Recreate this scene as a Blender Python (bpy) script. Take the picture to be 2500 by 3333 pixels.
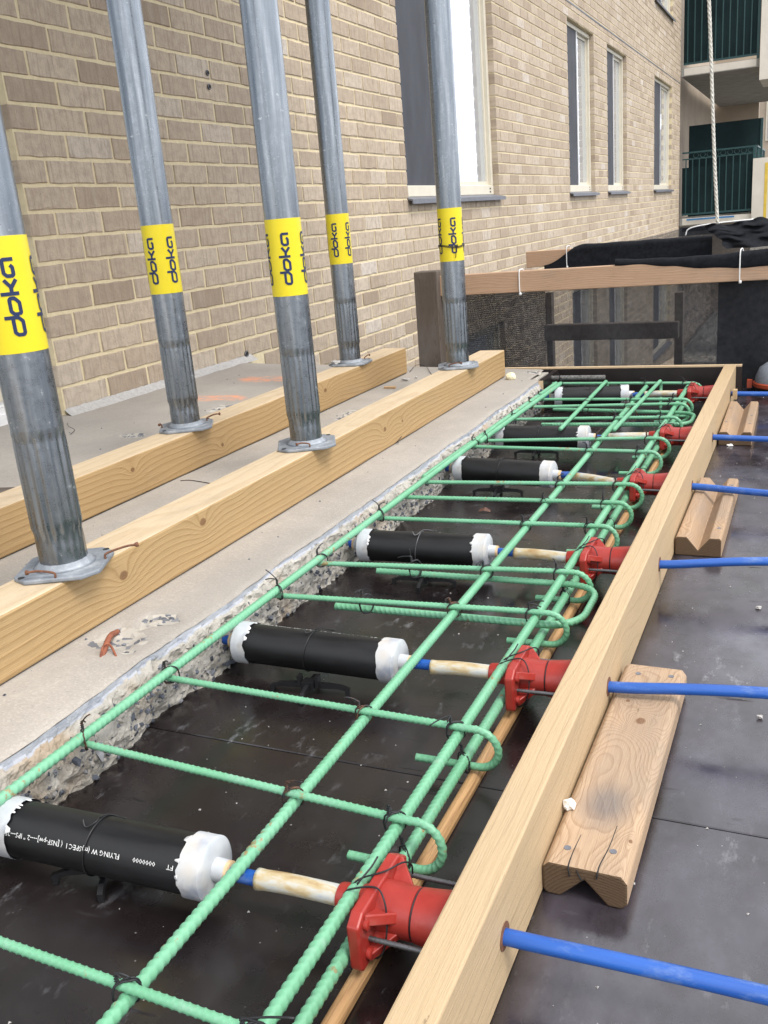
import bpy, math, random
import numpy as np
from mathutils import Vector, Matrix, noise as mnoise
random.seed(7); rng = np.random.default_rng(7)
for o in list(bpy.data.objects): bpy.data.objects.remove(o)
scn = bpy.context.scene
COL = scn.collection
R_ = math.radians

# ------------------------------------------------------------------ camera
FPX = 3012.05; PW, PH = 2500.0, 3333.0
RM = np.array([[0.9109413971751941, 0.4043354226148015, -0.08184520102785844],
               [0.050004694809893946, -0.305155583636028, -0.9509887487614657],
               [-0.4094939577201965, 0.8622023751955445, -0.29819752312183057]])
CAM = np.array([0, 0, 0.64])
cd = bpy.data.cameras.new('camera'); cam = bpy.data.objects.new('camera', cd); COL.objects.link(cam)
cd.sensor_fit = 'HORIZONTAL'; cd.sensor_width = 36.0; cd.lens = 36.0 * FPX / PW
cd.clip_start = 0.02; cd.clip_end = 2000
_r, _d, _f = RM
cam.matrix_world = Matrix(((_r[0], -_d[0], -_f[0], CAM[0]), (_r[1], -_d[1], -_f[1], CAM[1]),
                           (_r[2], -_d[2], -_f[2], CAM[2]), (0, 0, 0, 1)))
scn.camera = cam
def at(u, v, ax, k):                      # photo pixel (2500x3333) -> point on a plane of the place
    d = RM.T @ np.array([(u - PW / 2) / FPX, (v - PH / 2) / FPX, 1.0])
    return CAM + d * ((k - CAM[ax]) / d[ax])
def proj(p):
    q = RM @ (np.asarray(p, float) - CAM)
    return PW / 2 + FPX * q[0] / q[2], PH / 2 + FPX * q[1] / q[2], q[2]

# ------------------------------------------------------------------ world, sun, exposure
SUN_EL, SUN_AZ = R_(56), R_(112)          # azimuth clockwise from +Y
w = bpy.data.worlds.new('World'); scn.world = w; w.use_nodes = True
nt = w.node_tree; nt.nodes.clear()
sky = nt.nodes.new('ShaderNodeTexSky'); sky.sky_type = 'NISHITA'; sky.sun_disc = False
sky.sun_elevation = SUN_EL; sky.sun_rotation = SUN_AZ; sky.air_density = 1.0; sky.dust_density = 3.0; sky.ozone_density = 1.0
tc = nt.nodes.new('ShaderNodeTexCoord')
mp = nt.nodes.new('ShaderNodeMapping'); mp.inputs['Scale'].default_value = (1, 1, 2.6)
nz = nt.nodes.new('ShaderNodeTexNoise'); nz.inputs['Scale'].default_value = 2.4; nz.inputs['Detail'].default_value = 7; nz.inputs['Roughness'].default_value = .55
cr = nt.nodes.new('ShaderNodeValToRGB')   # overcast cloud deck: bright and darker grey cloud
cr.color_ramp.elements[0].position = .3; cr.color_ramp.elements[0].color = (6.3, 6.6, 7.3, 1)
cr.color_ramp.elements[1].position = .7; cr.color_ramp.elements[1].color = (10.4, 10.6, 11.0, 1)
mx = nt.nodes.new('ShaderNodeMix'); mx.data_type = 'RGBA'; mx.inputs[0].default_value = .9
bg = nt.nodes.new('ShaderNodeBackground'); bg.inputs['Strength'].default_value = .125
wo = nt.nodes.new('ShaderNodeOutputWorld')
L = nt.links.new
L(tc.outputs['Generated'], mp.inputs['Vector']); L(mp.outputs[0], nz.inputs['Vector']); L(nz.outputs['Fac'], cr.inputs[0])
L(sky.outputs[0], mx.inputs[6]); L(cr.outputs[0], mx.inputs[7]); L(mx.outputs[2], bg.inputs['Color']); L(bg.outputs[0], wo.inputs[0])
sl = bpy.data.lights.new('sun', 'SUN'); sl.energy = 1.5; sl.angle = R_(22); sl.color = (1, .96, .9)
so = bpy.data.objects.new('sun', sl); COL.objects.link(so)
sd = Vector((math.sin(SUN_AZ) * math.cos(SUN_EL), math.cos(SUN_AZ) * math.cos(SUN_EL), math.sin(SUN_EL)))
so.rotation_euler = sd.to_track_quat('Z', 'Y').to_euler(); so.location = (4, -4, 8)
scn.view_settings.view_transform = 'Standard'; scn.view_settings.look = 'None'
scn.view_settings.gamma = 1; scn.view_settings.exposure = 0.98
scn.render.resolution_x, scn.render.resolution_y = 768, 1024

# ------------------------------------------------------------------ material helpers
class NB:
    def __init__(s, name):
        s.m = bpy.data.materials.new(name); s.m.use_nodes = True; s.t = s.m.node_tree
        s.b = s.t.nodes['Principled BSDF']; s.out = s.t.nodes['Material Output']
    def n(s, typ, **kw):
        nd = s.t.nodes.new('ShaderNode' + typ)
        for k, v in kw.items():
            if k in ('op', 'operation'): nd.operation = v
            elif hasattr(nd, k) and k not in ('Scale',): setattr(nd, k, v)
            else: s.set(nd.inputs[k.replace('_', ' ')], v)
        return nd
    def set(s, inp, v):
        if hasattr(v, 'links') or isinstance(v, bpy.types.NodeSocket): s.t.links.new(v, inp)
        else:
            try: inp.default_value = v
            except Exception: inp.default_value = (*v, 1) if len(v) == 3 else v
    def obj(s): return s.n('TexCoord').outputs['Object']
    def map(s, v, scale=(1, 1, 1), loc=(0, 0, 0), rot=(0, 0, 0)):
        nd = s.n('Mapping'); s.set(nd.inputs[0], v); nd.inputs['Scale'].default_value = scale; nd.inputs['Location'].default_value = loc; nd.inputs['Rotation'].default_value = rot
        return nd.outputs[0]
    def noise(s, v, scale, detail=5, rough=.55, dist=0):
        nd = s.n('TexNoise'); s.set(nd.inputs['Vector'], v); nd.inputs['Scale'].default_value = scale; nd.inputs['Detail'].default_value = detail
        nd.inputs['Roughness'].default_value = rough; nd.inputs['Distortion'].default_value = dist
        return nd.outputs['Fac']
    def vor(s, v, scale, out='Distance', rnd=1, feature='F1'):
        nd = s.n('TexVoronoi', feature=feature); s.set(nd.inputs['Vector'], v); nd.inputs['Scale'].default_value = scale; nd.inputs['Randomness'].default_value = rnd
        return nd.outputs[out]
    def ramp(s, f, stops, interp='LINEAR'):
        nd = s.n('ValToRGB'); s.set(nd.inputs[0], f); e = nd.color_ramp.elements; nd.color_ramp.interpolation = interp
        while len(e) < len(stops): e.new(.5)
        for el, (p, c) in zip(e, stops):
            el.position = p; el.color = (c, c, c, 1) if isinstance(c, (int, float)) else (*c, 1)
        return nd.outputs[0]
    def mix(s, f, a, b, blend='MIX'):
        nd = s.n('Mix', data_type='RGBA', blend_type=blend); s.set(nd.inputs[0], f); s.set(nd.inputs[6], a); s.set(nd.inputs[7], b)
        return nd.outputs[2]
    def math(s, op, a, b=0, c=0, clamp=False):
        nd = s.n('Math', operation=op); s.set(nd.inputs[0], a); s.set(nd.inputs[1], b); s.set(nd.inputs[2], c); nd.use_clamp = clamp
        return nd.outputs[0]
    def sep(s, v):
        nd = s.n('SeparateXYZ'); s.set(nd.inputs[0], v); return nd.outputs
    def comb(s, x, y, z):
        nd = s.n('CombineXYZ'); s.set(nd.inputs[0], x); s.set(nd.inputs[1], y); s.set(nd.inputs[2], z); return nd.outputs[0]
    def attr(s, name): return s.n('Attribute', attribute_name=name).outputs
    def orand(s): return s.n('ObjectInfo').outputs['Random']
    def bump(s, h, strength=.5, dist=.002):
        nd = s.n('Bump'); s.set(nd.inputs['Height'], h); nd.inputs['Strength'].default_value = strength; nd.inputs['Distance'].default_value = dist
        s.t.links.new(nd.outputs[0], s.b.inputs['Normal'])
    def fin(s, col=None, rough=None, metal=None, spec=None, **kw):
        if col is not None: s.set(s.b.inputs['Base Color'], col)
        if rough is not None: s.set(s.b.inputs['Roughness'], rough)
        if metal is not None: s.set(s.b.inputs['Metallic'], metal)
        if spec is not None: s.set(s.b.inputs['Specular IOR Level'], spec)
        for k, v in kw.items(): s.set(s.b.inputs[k.replace('_', ' ')], v)
        return s.m
M = {}
def simple(name, col, rough=.6, var=.15, scale=30, metal=0, spec=.5, bump=0, **kw):
    b = NB(name); v = b.obj(); f = b.noise(v, scale, 6, .65)
    lo = tuple(c * (1 - var) for c in col); hi = tuple(min(1, c * (1 + var)) for c in col)
    if bump: b.bump(f, bump, .002)
    M[name] = b.fin(b.ramp(f, [(.3, lo), (.7, hi)]), rough, metal, spec, **kw); return M[name]

def brick_mat(name, island):
    b = NB(name); v = b.n('NewGeometry').outputs['Position'] if island else b.n('NewGeometry').outputs['Position']
    rnd = b.n('NewGeometry').outputs['Random Per Island'] if island else b.orand()
    base = b.ramp(rnd, [(0, (.33, .255, .182)), (.07, (.42, .335, .247)), (.3, (.465, .376, .28)), (.6, (.50, .41, .307)), (.9, (.545, .453, .345)), (.97, (.56, .48, .385)), (1, (.60, .54, .47))])
    x, y, z = b.sep(v)
    yr = b.math('ADD', y, b.math('MULTIPLY', rnd, 37.0))
    vv = b.comb(x, yr, z)
    st = b.noise(b.map(vv, (1, 90, 7)), 1, 5, .6)
    col = b.mix(b.ramp(st, [(.50, 0.0), (.68, .45)]), base, (.20, .15, .11))
    st2 = b.noise(b.map(vv, (1, 45, 4)), 1, 4, .6)
    col = b.mix(b.ramp(st2, [(.5, 0.0), (.75, .38)]), col, (.56, .48, .39))
    sp = b.noise(b.map(vv, (1, 230, 95)), 1, 4, .65)
    bl = b.noise(b.map(vv, (1, 30, 34)), 1, 5, .65)
    col = b.mix(b.ramp(bl, [(.42, 0.0), (.7, .5)]), col, (.29, .222, .17))
    col = b.mix(b.ramp(sp, [(.66, 0.0), (.72, .8)]), col, (.09, .06, .045))
    big = b.noise(v, 1.3, 4)
    col = b.mix(b.ramp(big, [(.4, 0.0), (.7, .18)]), col, (.30, .24, .19))
    b.bump(b.math('ADD', b.math('MULTIPLY', sp, .6), b.noise(v, 120, 5, .7)), .7, .005)
    M[name] = b.fin(col, .88, 0, .25)
brick_mat('brick', False); brick_mat('brick_far', True)
b = NB('mortar'); v = b.obj(); f = b.noise(v, 60, 5); g = b.noise(v, 3, 3)
c = b.mix(g, b.ramp(f, [(.3, (.58, .485, .30)), (.7, (.74, .635, .415))]), (.66, .56, .37)); b.bump(f, .8, .004); M['mortar'] = b.fin(c, .9, 0, .2)

def wood_mat(name, light, dark, freq=190, centre=(0, 0, .1), axis='Y', knots=(), warp=.012, along=1.1, grey=0.0, rough=.62, contrast=1.0, stain=None, fine=1.0):
    b = NB(name); v = b.obj()
    x, y, z = b.sep(v)
    if axis == 'X': x, y, z = y, x, z
    if axis == 'Z': x, y, z = x, z, y
    nv = b.comb(b.math('MULTIPLY', x, 4), b.math('MULTIPLY', y, along), b.math('MULTIPLY', z, 4))
    n1 = b.n('TexNoise'); b.set(n1.inputs['Vector'], nv); n1.inputs['Scale'].default_value = 1.6; n1.inputs['Detail'].default_value = 2.5
    off = b.n('VectorMath', operation='SUBTRACT'); b.set(off.inputs[0], n1.outputs['Color']); off.inputs[1].default_value = (.5, .5, .5)
    ox, oy, oz = b.sep(off.outputs[0])
    dx = b.math('ADD', b.math('SUBTRACT', x, centre[0]), b.math('MULTIPLY', ox, warp * 8))
    dz = b.math('ADD', b.math('SUBTRACT', z, centre[2]), b.math('MULTIPLY', oz, warp * 8))
    rr = b.math('SQRT', b.math('ADD', b.math('MULTIPLY', dx, dx), b.math('MULTIPLY', dz, dz)))
    kn = None
    for k in knots:
        d = b.n('VectorMath', operation='DISTANCE'); b.set(d.inputs[0], b.comb(b.math('MULTIPLY', x, 1.0), b.math('MULTIPLY', y, .75), z)); d.inputs[1].default_value = (k[0], k[1] * .75, k[2])
        e = b.math('POWER', 2.718, b.math('MULTIPLY', d.outputs['Value'], -.8 / k[3]))
        rr = b.math('ADD', rr, b.math('MULTIPLY', e, k[3] * 2.6))
        m_ = b.ramp(b.math('DIVIDE', d.outputs['Value'], k[3]), [(.28, 1.0), (.42, 0.0)])
        kn = m_ if kn is None else b.math('MAXIMUM', kn, m_)
    ph = b.math('FRACT', b.math('MULTIPLY', rr, freq))
    ring = b.ramp(ph, [(0, 0.0), (.55, .25), (.86, 1.0), (1, 0.05)])
    fib = b.noise(b.comb(b.math('MULTIPLY', x, 320), b.math('MULTIPLY', y, 7), b.math('MULTIPLY', z, 320)), 1, 4, .6)
    f = b.math('ADD', b.math('MULTIPLY', ring, .75 * contrast), b.math('MULTIPLY', b.math('SUBTRACT', fib, .4), .55), clamp=True)
    col = b.mix(f, light, dark)
    blot = b.noise(nv, 2.2, 3)
    col = b.mix(b.ramp(blot, [(.35, 0.0), (.75, .35)]), col, tuple(c * .78 for c in light))
    if grey:
        gb = b.noise(b.comb(b.math('MULTIPLY', x, 12), b.math('MULTIPLY', y, 3), b.math('MULTIPLY', z, 12)), 1.4, 4)
        col = b.mix(b.ramp(gb, [(.38, 0.0), (.72, grey)]), col, (.16, .145, .135))
    if stain:
        d = b.n('VectorMath', operation='DISTANCE'); b.set(d.inputs[0], b.comb(b.math('MULTIPLY', x, 1.6), y, b.math('MULTIPLY', z, .1))); d.inputs[1].default_value = (stain[0] * 1.6, stain[1], stain[2] * .1)
        q = b.math('ADD', b.math('DIVIDE', d.outputs['Value'], stain[3]), b.math('MULTIPLY', b.math('SUBTRACT', blot, .5), .9))
        col = b.mix(b.ramp(q, [(.3, .72), (1.0, 0.0)]), col, (.12, .115, .12))
    if kn is not None: col = b.mix(b.math('MULTIPLY', kn, .8), col, (.15, .07, .03))
    fib2 = b.noise(b.comb(b.math('MULTIPLY', x, 900), b.math('MULTIPLY', y, 26), b.math('MULTIPLY', z, 900)), 1, 3, .6)
    col = b.mix(b.ramp(fib2, [(.56, 0.0), (.72, .5 * fine)]), col, tuple(c * .62 for c in dark))
    spk = b.noise(b.comb(b.math('MULTIPLY', x, 150), b.math('MULTIPLY', y, 42), b.math('MULTIPLY', z, 150)), 1, 4, .65)
    col = b.mix(b.ramp(spk, [(.70, 0.0), (.75, .7)]), col, tuple(c * .35 for c in dark))
    drt = b.noise(b.comb(b.math('MULTIPLY', x, 9), b.math('MULTIPLY', y, 4), b.math('MULTIPLY', z, 9)), 1.3, 6, .7)
    col = b.mix(b.ramp(drt, [(.52, 0.0), (.78, .42 * fine)]), col, (.24, .205, .165))
    b.bump(b.math('ADD', b.math('MULTIPLY', ring, .5), b.math('ADD', fib, fib2)), .5, .0014)
    M[name] = b.fin(col, rough, 0, .3)
wood_mat('beam_wood', (.60, .44, .235), (.36, .22, .085), 105, (.015, 0, -.075), warp=.008,
         knots=((.0, 0, 0, .001),))
wood_mat('ply_edge', (.66, .50, .32), (.45, .30, .17), 300, (0, 0, .3))
wood_mat('form_wood', (.47, .345, .205), (.395, .28, .16), 70, (.3, 0, .2), contrast=.22, warp=.012, fine=.3)
wood_mat('block_wood', (.42, .285, .175), (.28, .175, .10), 430, (.0, 0, -.055), along=2.6, warp=.011, grey=.4, rough=.75)
wood_mat('strip_wood', (.50, .30, .14), (.30, .16, .07), 160, (.02, 0, -.05), warp=.006)
wood_mat('rail_wood', (.48, .315, .205), (.36, .215, .13), 120, (0, .05, -.1), axis='X', contrast=.6, rough=.7)
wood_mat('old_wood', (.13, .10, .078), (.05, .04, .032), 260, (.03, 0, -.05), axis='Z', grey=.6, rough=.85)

# film-faced plywood of the deck: dark brown phenolic film with scuffs, pale dust and painted sky reflection
b = NB('deck_film'); v = b.obj()
f = b.noise(v, 3.2, 6, .6); g = b.noise(v, 14, 6, .65); h = b.noise(b.map(v, (1, .45, 1)), 34, 7, .7)
col = b.ramp(f, [(.3, (.007, .0045, .0045)), (.7, (.014, .0095, .0095))])
col = b.mix(b.ramp(g, [(.60, 0.0), (.8, .3)]), col, (.030, .023, .024))
sm = b.math('MULTIPLY', b.ramp(h, [(.58, 0.0), (.70, .85)]), b.ramp(b.noise(v, 5.5, 3), [(.47, 0.0), (.66, .65)]))
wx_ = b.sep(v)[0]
sheen_dust = b.math('MULTIPLY', b.ramp(b.math('ADD', b.math('MULTIPLY', wx_, 8), 2.2), [(.49, 0.0), (.62, 1.0)]), 1.0)  # right of the form board: dust plus sky reflection painted into the colour
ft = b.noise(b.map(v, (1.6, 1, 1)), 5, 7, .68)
col = b.mix(b.math('MULTIPLY', b.ramp(ft, [(.36, .05), (.66, .85)]), b.math('ADD', .03, b.math('MULTIPLY', sheen_dust, .62))), col, (.095, .085, .108))
col = b.mix(sm, col, (.34, .34, .36))
dots = b.math('MULTIPLY', b.ramp(b.vor(v, 95), [(.06, 1.0), (.10, 0.0)]), b.ramp(b.noise(v, 38, 2), [(.6, 0.0), (.68, .7)]))
col = b.mix(dots, col, (.45, .44, .43))
scf = b.math('MULTIPLY', b.ramp(b.noise(b.map(v, (9, 60, 1)), 1, 5, .6), [(.62, 0.0), (.68, 1.0)]), b.ramp(b.noise(v, 4, 2), [(.5, 0.0), (.6, 1.0)]))
b.bump(b.math('ADD', g, b.math('MULTIPLY', h, .4)), .12, .002)
M['deck_film'] = b.fin(col, b.math('ADD', b.ramp(b.math('ADD', b.math('MULTIPLY', f, .6), b.math('MULTIPLY', g, .4)), [(.36, .10), (.62, .42)]), b.math('MULTIPLY', scf, .35)), 0, b.math('SUBTRACT', .85, b.math('MULTIPLY', scf, .5)))
simple('ply_film_dark', (.016, .011, .011), .35, .3, 20)
simple('deck_core', (.30, .2, .12), .8, .3, 60)

# concrete
b = NB('concrete'); v = b.obj()
f = b.noise(v, 4.5, 7, .6); g = b.noise(v, 55, 6, .7); fine = b.noise(v, 260, 3, .7)
col = b.ramp(f, [(.3, (.285, .258, .225)), (.55, (.355, .32, .278)), (.75, (.415, .375, .325))])
col = b.mix(b.ramp(g, [(.42, 0.0), (.72, .5)]), col, (.30, .277, .25))
col = b.mix(b.ramp(fine, [(.48, 0.0), (.72, .45)]), col, (.55, .505, .44))
col = b.mix(b.math('MULTIPLY', b.ramp(b.noise(v, 150, 4, .7), [(.60, 0.0), (.68, .55)]), b.ramp(f, [(.4, .3), (.6, 1.0)])), col, (.20, .19, .18))
st_ = b.noise(b.map(v, (1, .5, 1)), 3.1, 6, .65)
col = b.mix(b.ramp(st_, [(.46, 0.0), (.70, .45)]), col, (.25, .232, .21))
gr = b.attr('grime')['Fac']; col = b.mix(b.math('MULTIPLY', gr, b.ramp(b.noise(v, 9, 5), [(.25, .3), (.7, .95)])), col, (.27, .26, .245))
spf = b.attr('spall')['Fac']
vd = b.n('TexVoronoi'); b.set(vd.inputs['Vector'], v); vd.inputs['Scale'].default_value = 85
agg = b.ramp(b.sep(vd.outputs['Color'])[0], [(.0, (.09, .095, .105)), (.28, (.22, .22, .23)), (.3, (.34, .315, .275)), (1, (.46, .425, .37))], 'LINEAR')
col = b.mix(b.ramp(b.math('ADD', spf, b.math('MULTIPLY', b.math('SUBTRACT', g, .5), .5)), [(.42, 0.0), (.55, 1.0)]), col, agg)
pa = b.attr('paint')['Fac']
col = b.mix(b.math('MULTIPLY', pa, b.ramp(b.noise(v, 24, 6, .7), [(.40, 0.0), (.62, .75)])), col, (.80, .30, .14))
pr = b.vor(v, 70); b.bump(b.math('ADD', g, b.math('MULTIPLY', fine, .6)), .35, .002)
M['concrete'] = b.fin(col, .88, 0, .25)
b = NB('broken_concrete'); v = b.n('NewGeometry').outputs['Position']
g = b.noise(v, 70, 7, .7); f = b.noise(v, 9, 5)
col = b.ramp(f, [(.3, (.38, .355, .312)), (.55, (.48, .45, .40)), (.75, (.57, .54, .485))])
col = b.mix(b.ramp(g, [(.40, .5), (.56, 0.0)]), col, (.28, .26, .225))
col = b.mix(b.ramp(b.noise(v, 5.2, 3), [(.58, 0.0), (.7, .65)]), col, (.36, .25, .15))
saw = b.attr('saw')['Fac']
sawc = b.mix(b.ramp(b.noise(b.map(v, (30, 30, 260), rot=(.5, 0, 0)), 1, 3), [(.4, 0.0), (.6, .6)]), (.43, .44, .47), (.31, .33, .375))
vd = b.n('TexVoronoi'); b.set(vd.inputs['Vector'], b.map(v, (1, 1, 1))); vd.inputs['Scale'].default_value = 80
sawc = b.mix(b.ramp(b.sep(vd.outputs['Color'])[1], [(.82, 0.0), (.86, .55)]), sawc, (.27, .29, .34))
col = b.mix(b.ramp(saw, [(.4, 0.0), (.6, 1.0)]), col, sawc)
b.bump(g, .9, .006); M['broken_concrete'] = b.fin(col, .92, 0, .2)
b = NB('aggregate'); rnd = b.n('NewGeometry').outputs['Random Per Island']
M['aggregate'] = b.fin(b.ramp(rnd, [(0, (.05, .055, .07)), (.55, (.13, .14, .165)), (.8, (.24, .24, .25)), (1, (.42, .38, .32))]), .75, 0, .3)
simple('soffit_concrete', (.27, .265, .24), .9, .2, 5)

# galvanised steel
b = NB('galvanised'); v = b.obj()
f = b.noise(b.map(v, (60, 60, 3)), 1, 5, .6); g = b.noise(v, 70, 5, .7); s_ = b.noise(b.map(v, (14, 14, 2.2)), 1, 4)
col = b.ramp(f, [(.3, (.15, .172, .195)), (.52, (.26, .283, .305)), (.75, (.43, .45, .47))])
col = b.mix(b.ramp(s_, [(.5, 0.0), (.66, .7)]), col, (.17, .195, .225))
col = b.mix(b.ramp(g, [(.64, 0.0), (.72, .7)]), col, (.70, .72, .73))
b.bump(g, .12, .001)
M['galvanised'] = b.fin(col, b.ramp(g, [(.3, .22), (.7, .38)]), .95, .5)
b = NB('galvanised_plate'); v = b.obj(); g = b.noise(v, 32, 6, .7)
M['galvanised_plate'] = b.fin(b.ramp(g, [(.35, (.19, .21, .235)), (.55, (.28, .30, .325)), (.72, (.44, .465, .485))]), .6, .35, .4)
simple('tape_yellow', (.72, .58, .010), .38, .05, 12)
simple('print_navy', (.006, .018, .075), .45, .1, 40)
simple('print_white', (.72, .72, .70), .6, .12, 200)
simple('rust', (.14, .06, .032), .85, .45, 220)
simple('rust_red', (.22, .07, .035), .8, .5, 120)

# epoxy-coated rebar
b = NB('epoxy_green'); v = b.obj(); f = b.noise(v, 22, 5); g = b.noise(v, 75, 4, .7); k = b.noise(v, 6, 4)
col = b.ramp(f, [(.3, (.125, .35, .195)), (.7, (.16, .415, .24))])
col = b.mix(b.ramp(k, [(.4, 0.0), (.7, .45)]), col, (.21, .44, .31))
col = b.mix(b.ramp(b.noise(v, 33, 6, .75), [(.56, 0.0), (.72, .5)]), col, (.27, .40, .32))
col = b.mix(b.ramp(b.math('MULTIPLY', g, b.math('ADD', k, .5)), [(.66, 0.0), (.72, .75)]), col, (.30, .145, .045))
M['epoxy_green'] = b.fin(col, b.ramp(b.noise(v, 33, 6, .75), [(.4, .30), (.7, .6)]), 0, .5)
simple('bar_end', (.30, .35, .2), .7, .4, 300)
b = NB('wire_black'); v = b.obj(); rnd = b.orand()
col = b.mix(b.ramp(b.math('ADD', b.math('MULTIPLY', rnd, .55), b.math('MULTIPLY', b.noise(v, 90, 4), .6)), [(.74, 0.0), (.86, 1.0)]), (.022, .022, .025), (.13, .055, .025))
M['wire_black'] = b.fin(col, .5, .35, .5)
simple('wire_grey', (.12, .12, .125), .42, .3, 90, metal=.6)
simple('bare_rebar', (.16, .155, .15), .75, .55, 130, metal=.25)

# tendon hardware
b = NB('pipe_black'); v = b.obj(); f = b.noise(b.map(v, (3, 18, 18)), 2.5, 6, .65); g = b.noise(v, 120, 4)
M['pipe_black'] = b.fin(b.ramp(f, [(.35, (.004, .004, .0045)), (.7, (.011, .011, .012))]), b.ramp(f, [(.3, .38), (.7, .58)]), 0, .45)
b = NB('cap_plastic'); v = b.obj(); f = b.noise(v, 38, 5)
col = b.mix(b.ramp(b.noise(v, 26, 3), [(.55, 0.0), (.66, .6)]), b.ramp(f, [(.3, (.42, .44, .465)), (.7, (.54, .55, .565))]), (.22, .25, .33))
col = b.mix(b.ramp(b.noise(v, 14, 3), [(.6, 0.0), (.72, .3)]), col, (.55, .42, .24))
M['cap_plastic'] = b.fin(col, .38, 0, .5, Subsurface_Weight=.25, Subsurface_Radius=(.01, .01, .01), Subsurface_Scale=.3)
simple('torn_tape', (.66, .66, .65), .5, .05, 60)
b = NB('stained_tube'); v = b.obj(); f = b.noise(b.map(v, (1, 3, 3)), 26, 5, .6)
col = b.ramp(f, [(.28, (.36, .40, .43)), (.42, (.48, .47, .42)), (.53, (.45, .36, .21)), (.70, (.30, .18, .07))])
M['stained_tube'] = b.fin(col, .4, 0, .5, Subsurface_Weight=.15, Subsurface_Radius=(.01, .008, .005), Subsurface_Scale=.3)
simple('collar_stained', (.60, .42, .24), .5, .25, 90)
b = NB('anchor_red'); v = b.obj(); f = b.noise(v, 26, 6, .65)
M['anchor_red'] = b.fin(b.mix(b.ramp(b.noise(v, 16, 5), [(.6, 0.0), (.75, .25)]), b.ramp(f, [(.3, (.27, .020, .014)), (.7, (.35, .034, .025))]), (.52, .30, .27)), .40, 0, .5)
b = NB('sheath_blue'); v = b.obj(); f = b.noise(b.map(v, (4, 50, 50)), 1.4, 5)
M['sheath_blue'] = b.fin(b.mix(b.ramp(b.noise(b.map(v, (.5, 1, 1)), 34, 6, .75), [(.54, 0.0), (.72, .5)]), b.ramp(f, [(.3, (.010, .060, .27)), (.7, (.018, .105, .42))]), (.20, .28, .42)), .36, 0, .5)
simple('plastic_black', (.010, .010, .011), .4, .3, 40)

# building bits
simple('frame_cream', (.60, .55, .44), .5, .05, 8)
simple('frame_white', (.76, .76, .75), .45, .05, 8)
simple('sill_grey', (.13, .135, .155), .5, .15, 20)
b = NB('window_glass'); v = b.obj()
M['window_glass'] = b.fin((.62, .66, .70), .02, .62, .5)
b = NB('insect_screen'); v = b.obj(); f = b.noise(b.map(v, (1, 2, 1)), 3, 3)
M['insect_screen'] = b.fin(b.ramp(f, [(.3, (.045, .047, .055)), (.7, (.065, .068, .078))]), .7, 0, .3)
simple('room_dark', (.02, .02, .022), .9, .2, 4)
simple('green_metal', (.008, .048, .05), .45, .2, 12)
b = NB('green_fabric'); v = b.obj(); f = b.noise(v, 1.6, 5, .6)
M['green_fabric'] = b.fin(b.ramp(f, [(.35, (.004, .014, .016)), (.7, (.010, .028, .030))]), .8, 0, .25)
simple('pier_cream', (.60, .56, .48), .85, .1, 2)
simple('yellow_stain', (.62, .44, .06), .8, .2, 6)
simple('tan_wall', (.38, .31, .235), .9, .14, 1.5)
simple('white_plastic', (.75, .75, .74), .4, .05, 20)
simple('blue_plastic', (.03, .16, .36), .4, .1, 20)
b = NB('rope_white'); v = b.obj(); M['rope_white'] = b.fin(b.ramp(b.noise(v, 120, 4), [(.3, (.50, .48, .42)), (.7, (.72, .70, .63))]), .85, 0, .2)

# woven debris netting: threads with real gaps
def net_mat(name, op, nz_):
    b = NB(name); v = b.obj()
    u_, v_, _ = b.sep(b.attr('weave')['Vector'])
    wob_ = b.noise(v, 9, 3)
    wx = b.math('ABSOLUTE', b.math('SUBTRACT', b.math('FRACT', b.math('MULTIPLY', b.math('ADD', u_, b.math('MULTIPLY', wob_, .012)), 420)), .5))
    wz = b.math('ABSOLUTE', b.math('SUBTRACT', b.math('FRACT', b.math('MULTIPLY', b.math('ADD', v_, b.math('MULTIPLY', wob_, .012)), 300)), .5))
    hole = b.math('MULTIPLY', b.math('LESS_THAN', wx, op), b.math('LESS_THAN', wz, op - .01))
    hole = b.math('MULTIPLY', hole, b.ramp(b.noise(v, nz_, 3, .7), [(.3, .8), (.6, 1.0)]))
    tr = b.n('BsdfTransparent'); ms = b.n('MixShader'); b.set(ms.inputs[0], hole)
    b.fin(b.ramp(b.noise(v, 45, 4), [(.3, (.020, .021, .025)), (.7, (.042, .043, .048))]), .75, 0, .25)
    b.t.links.new(b.b.outputs[0], ms.inputs[1]); b.t.links.new(tr.outputs[0], ms.inputs[2]); b.t.links.new(ms.outputs[0], b.out.inputs[0]); M[name] = b.m
net_mat('netting', .325, 60); net_mat('netting_dense', .25, 14)
simple('net_solid', (.014, .015, .018), .95, .35, 60, spec=.08, bump=.4)
simple('asphalt', (.055, .055, .057), .9, .2, 3)
simple('leaf_brown', (.13, .06, .04), .7, .3, 60)
simple('stone_pale', (.40, .385, .365), .9, .2, 90)
simple('chip_white', (.74, .73, .70), .8, .1, 60)
simple('foam_cream', (.76, .70, .48), .8, .08, 40)
simple('chip_wood', (.50, .33, .18), .8, .2, 60)
simple('orange_plastic', (.36, .06, .025), .5, .1, 30)
simple('dome_grey', (.20, .22, .25), .5, .2, 140)

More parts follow.
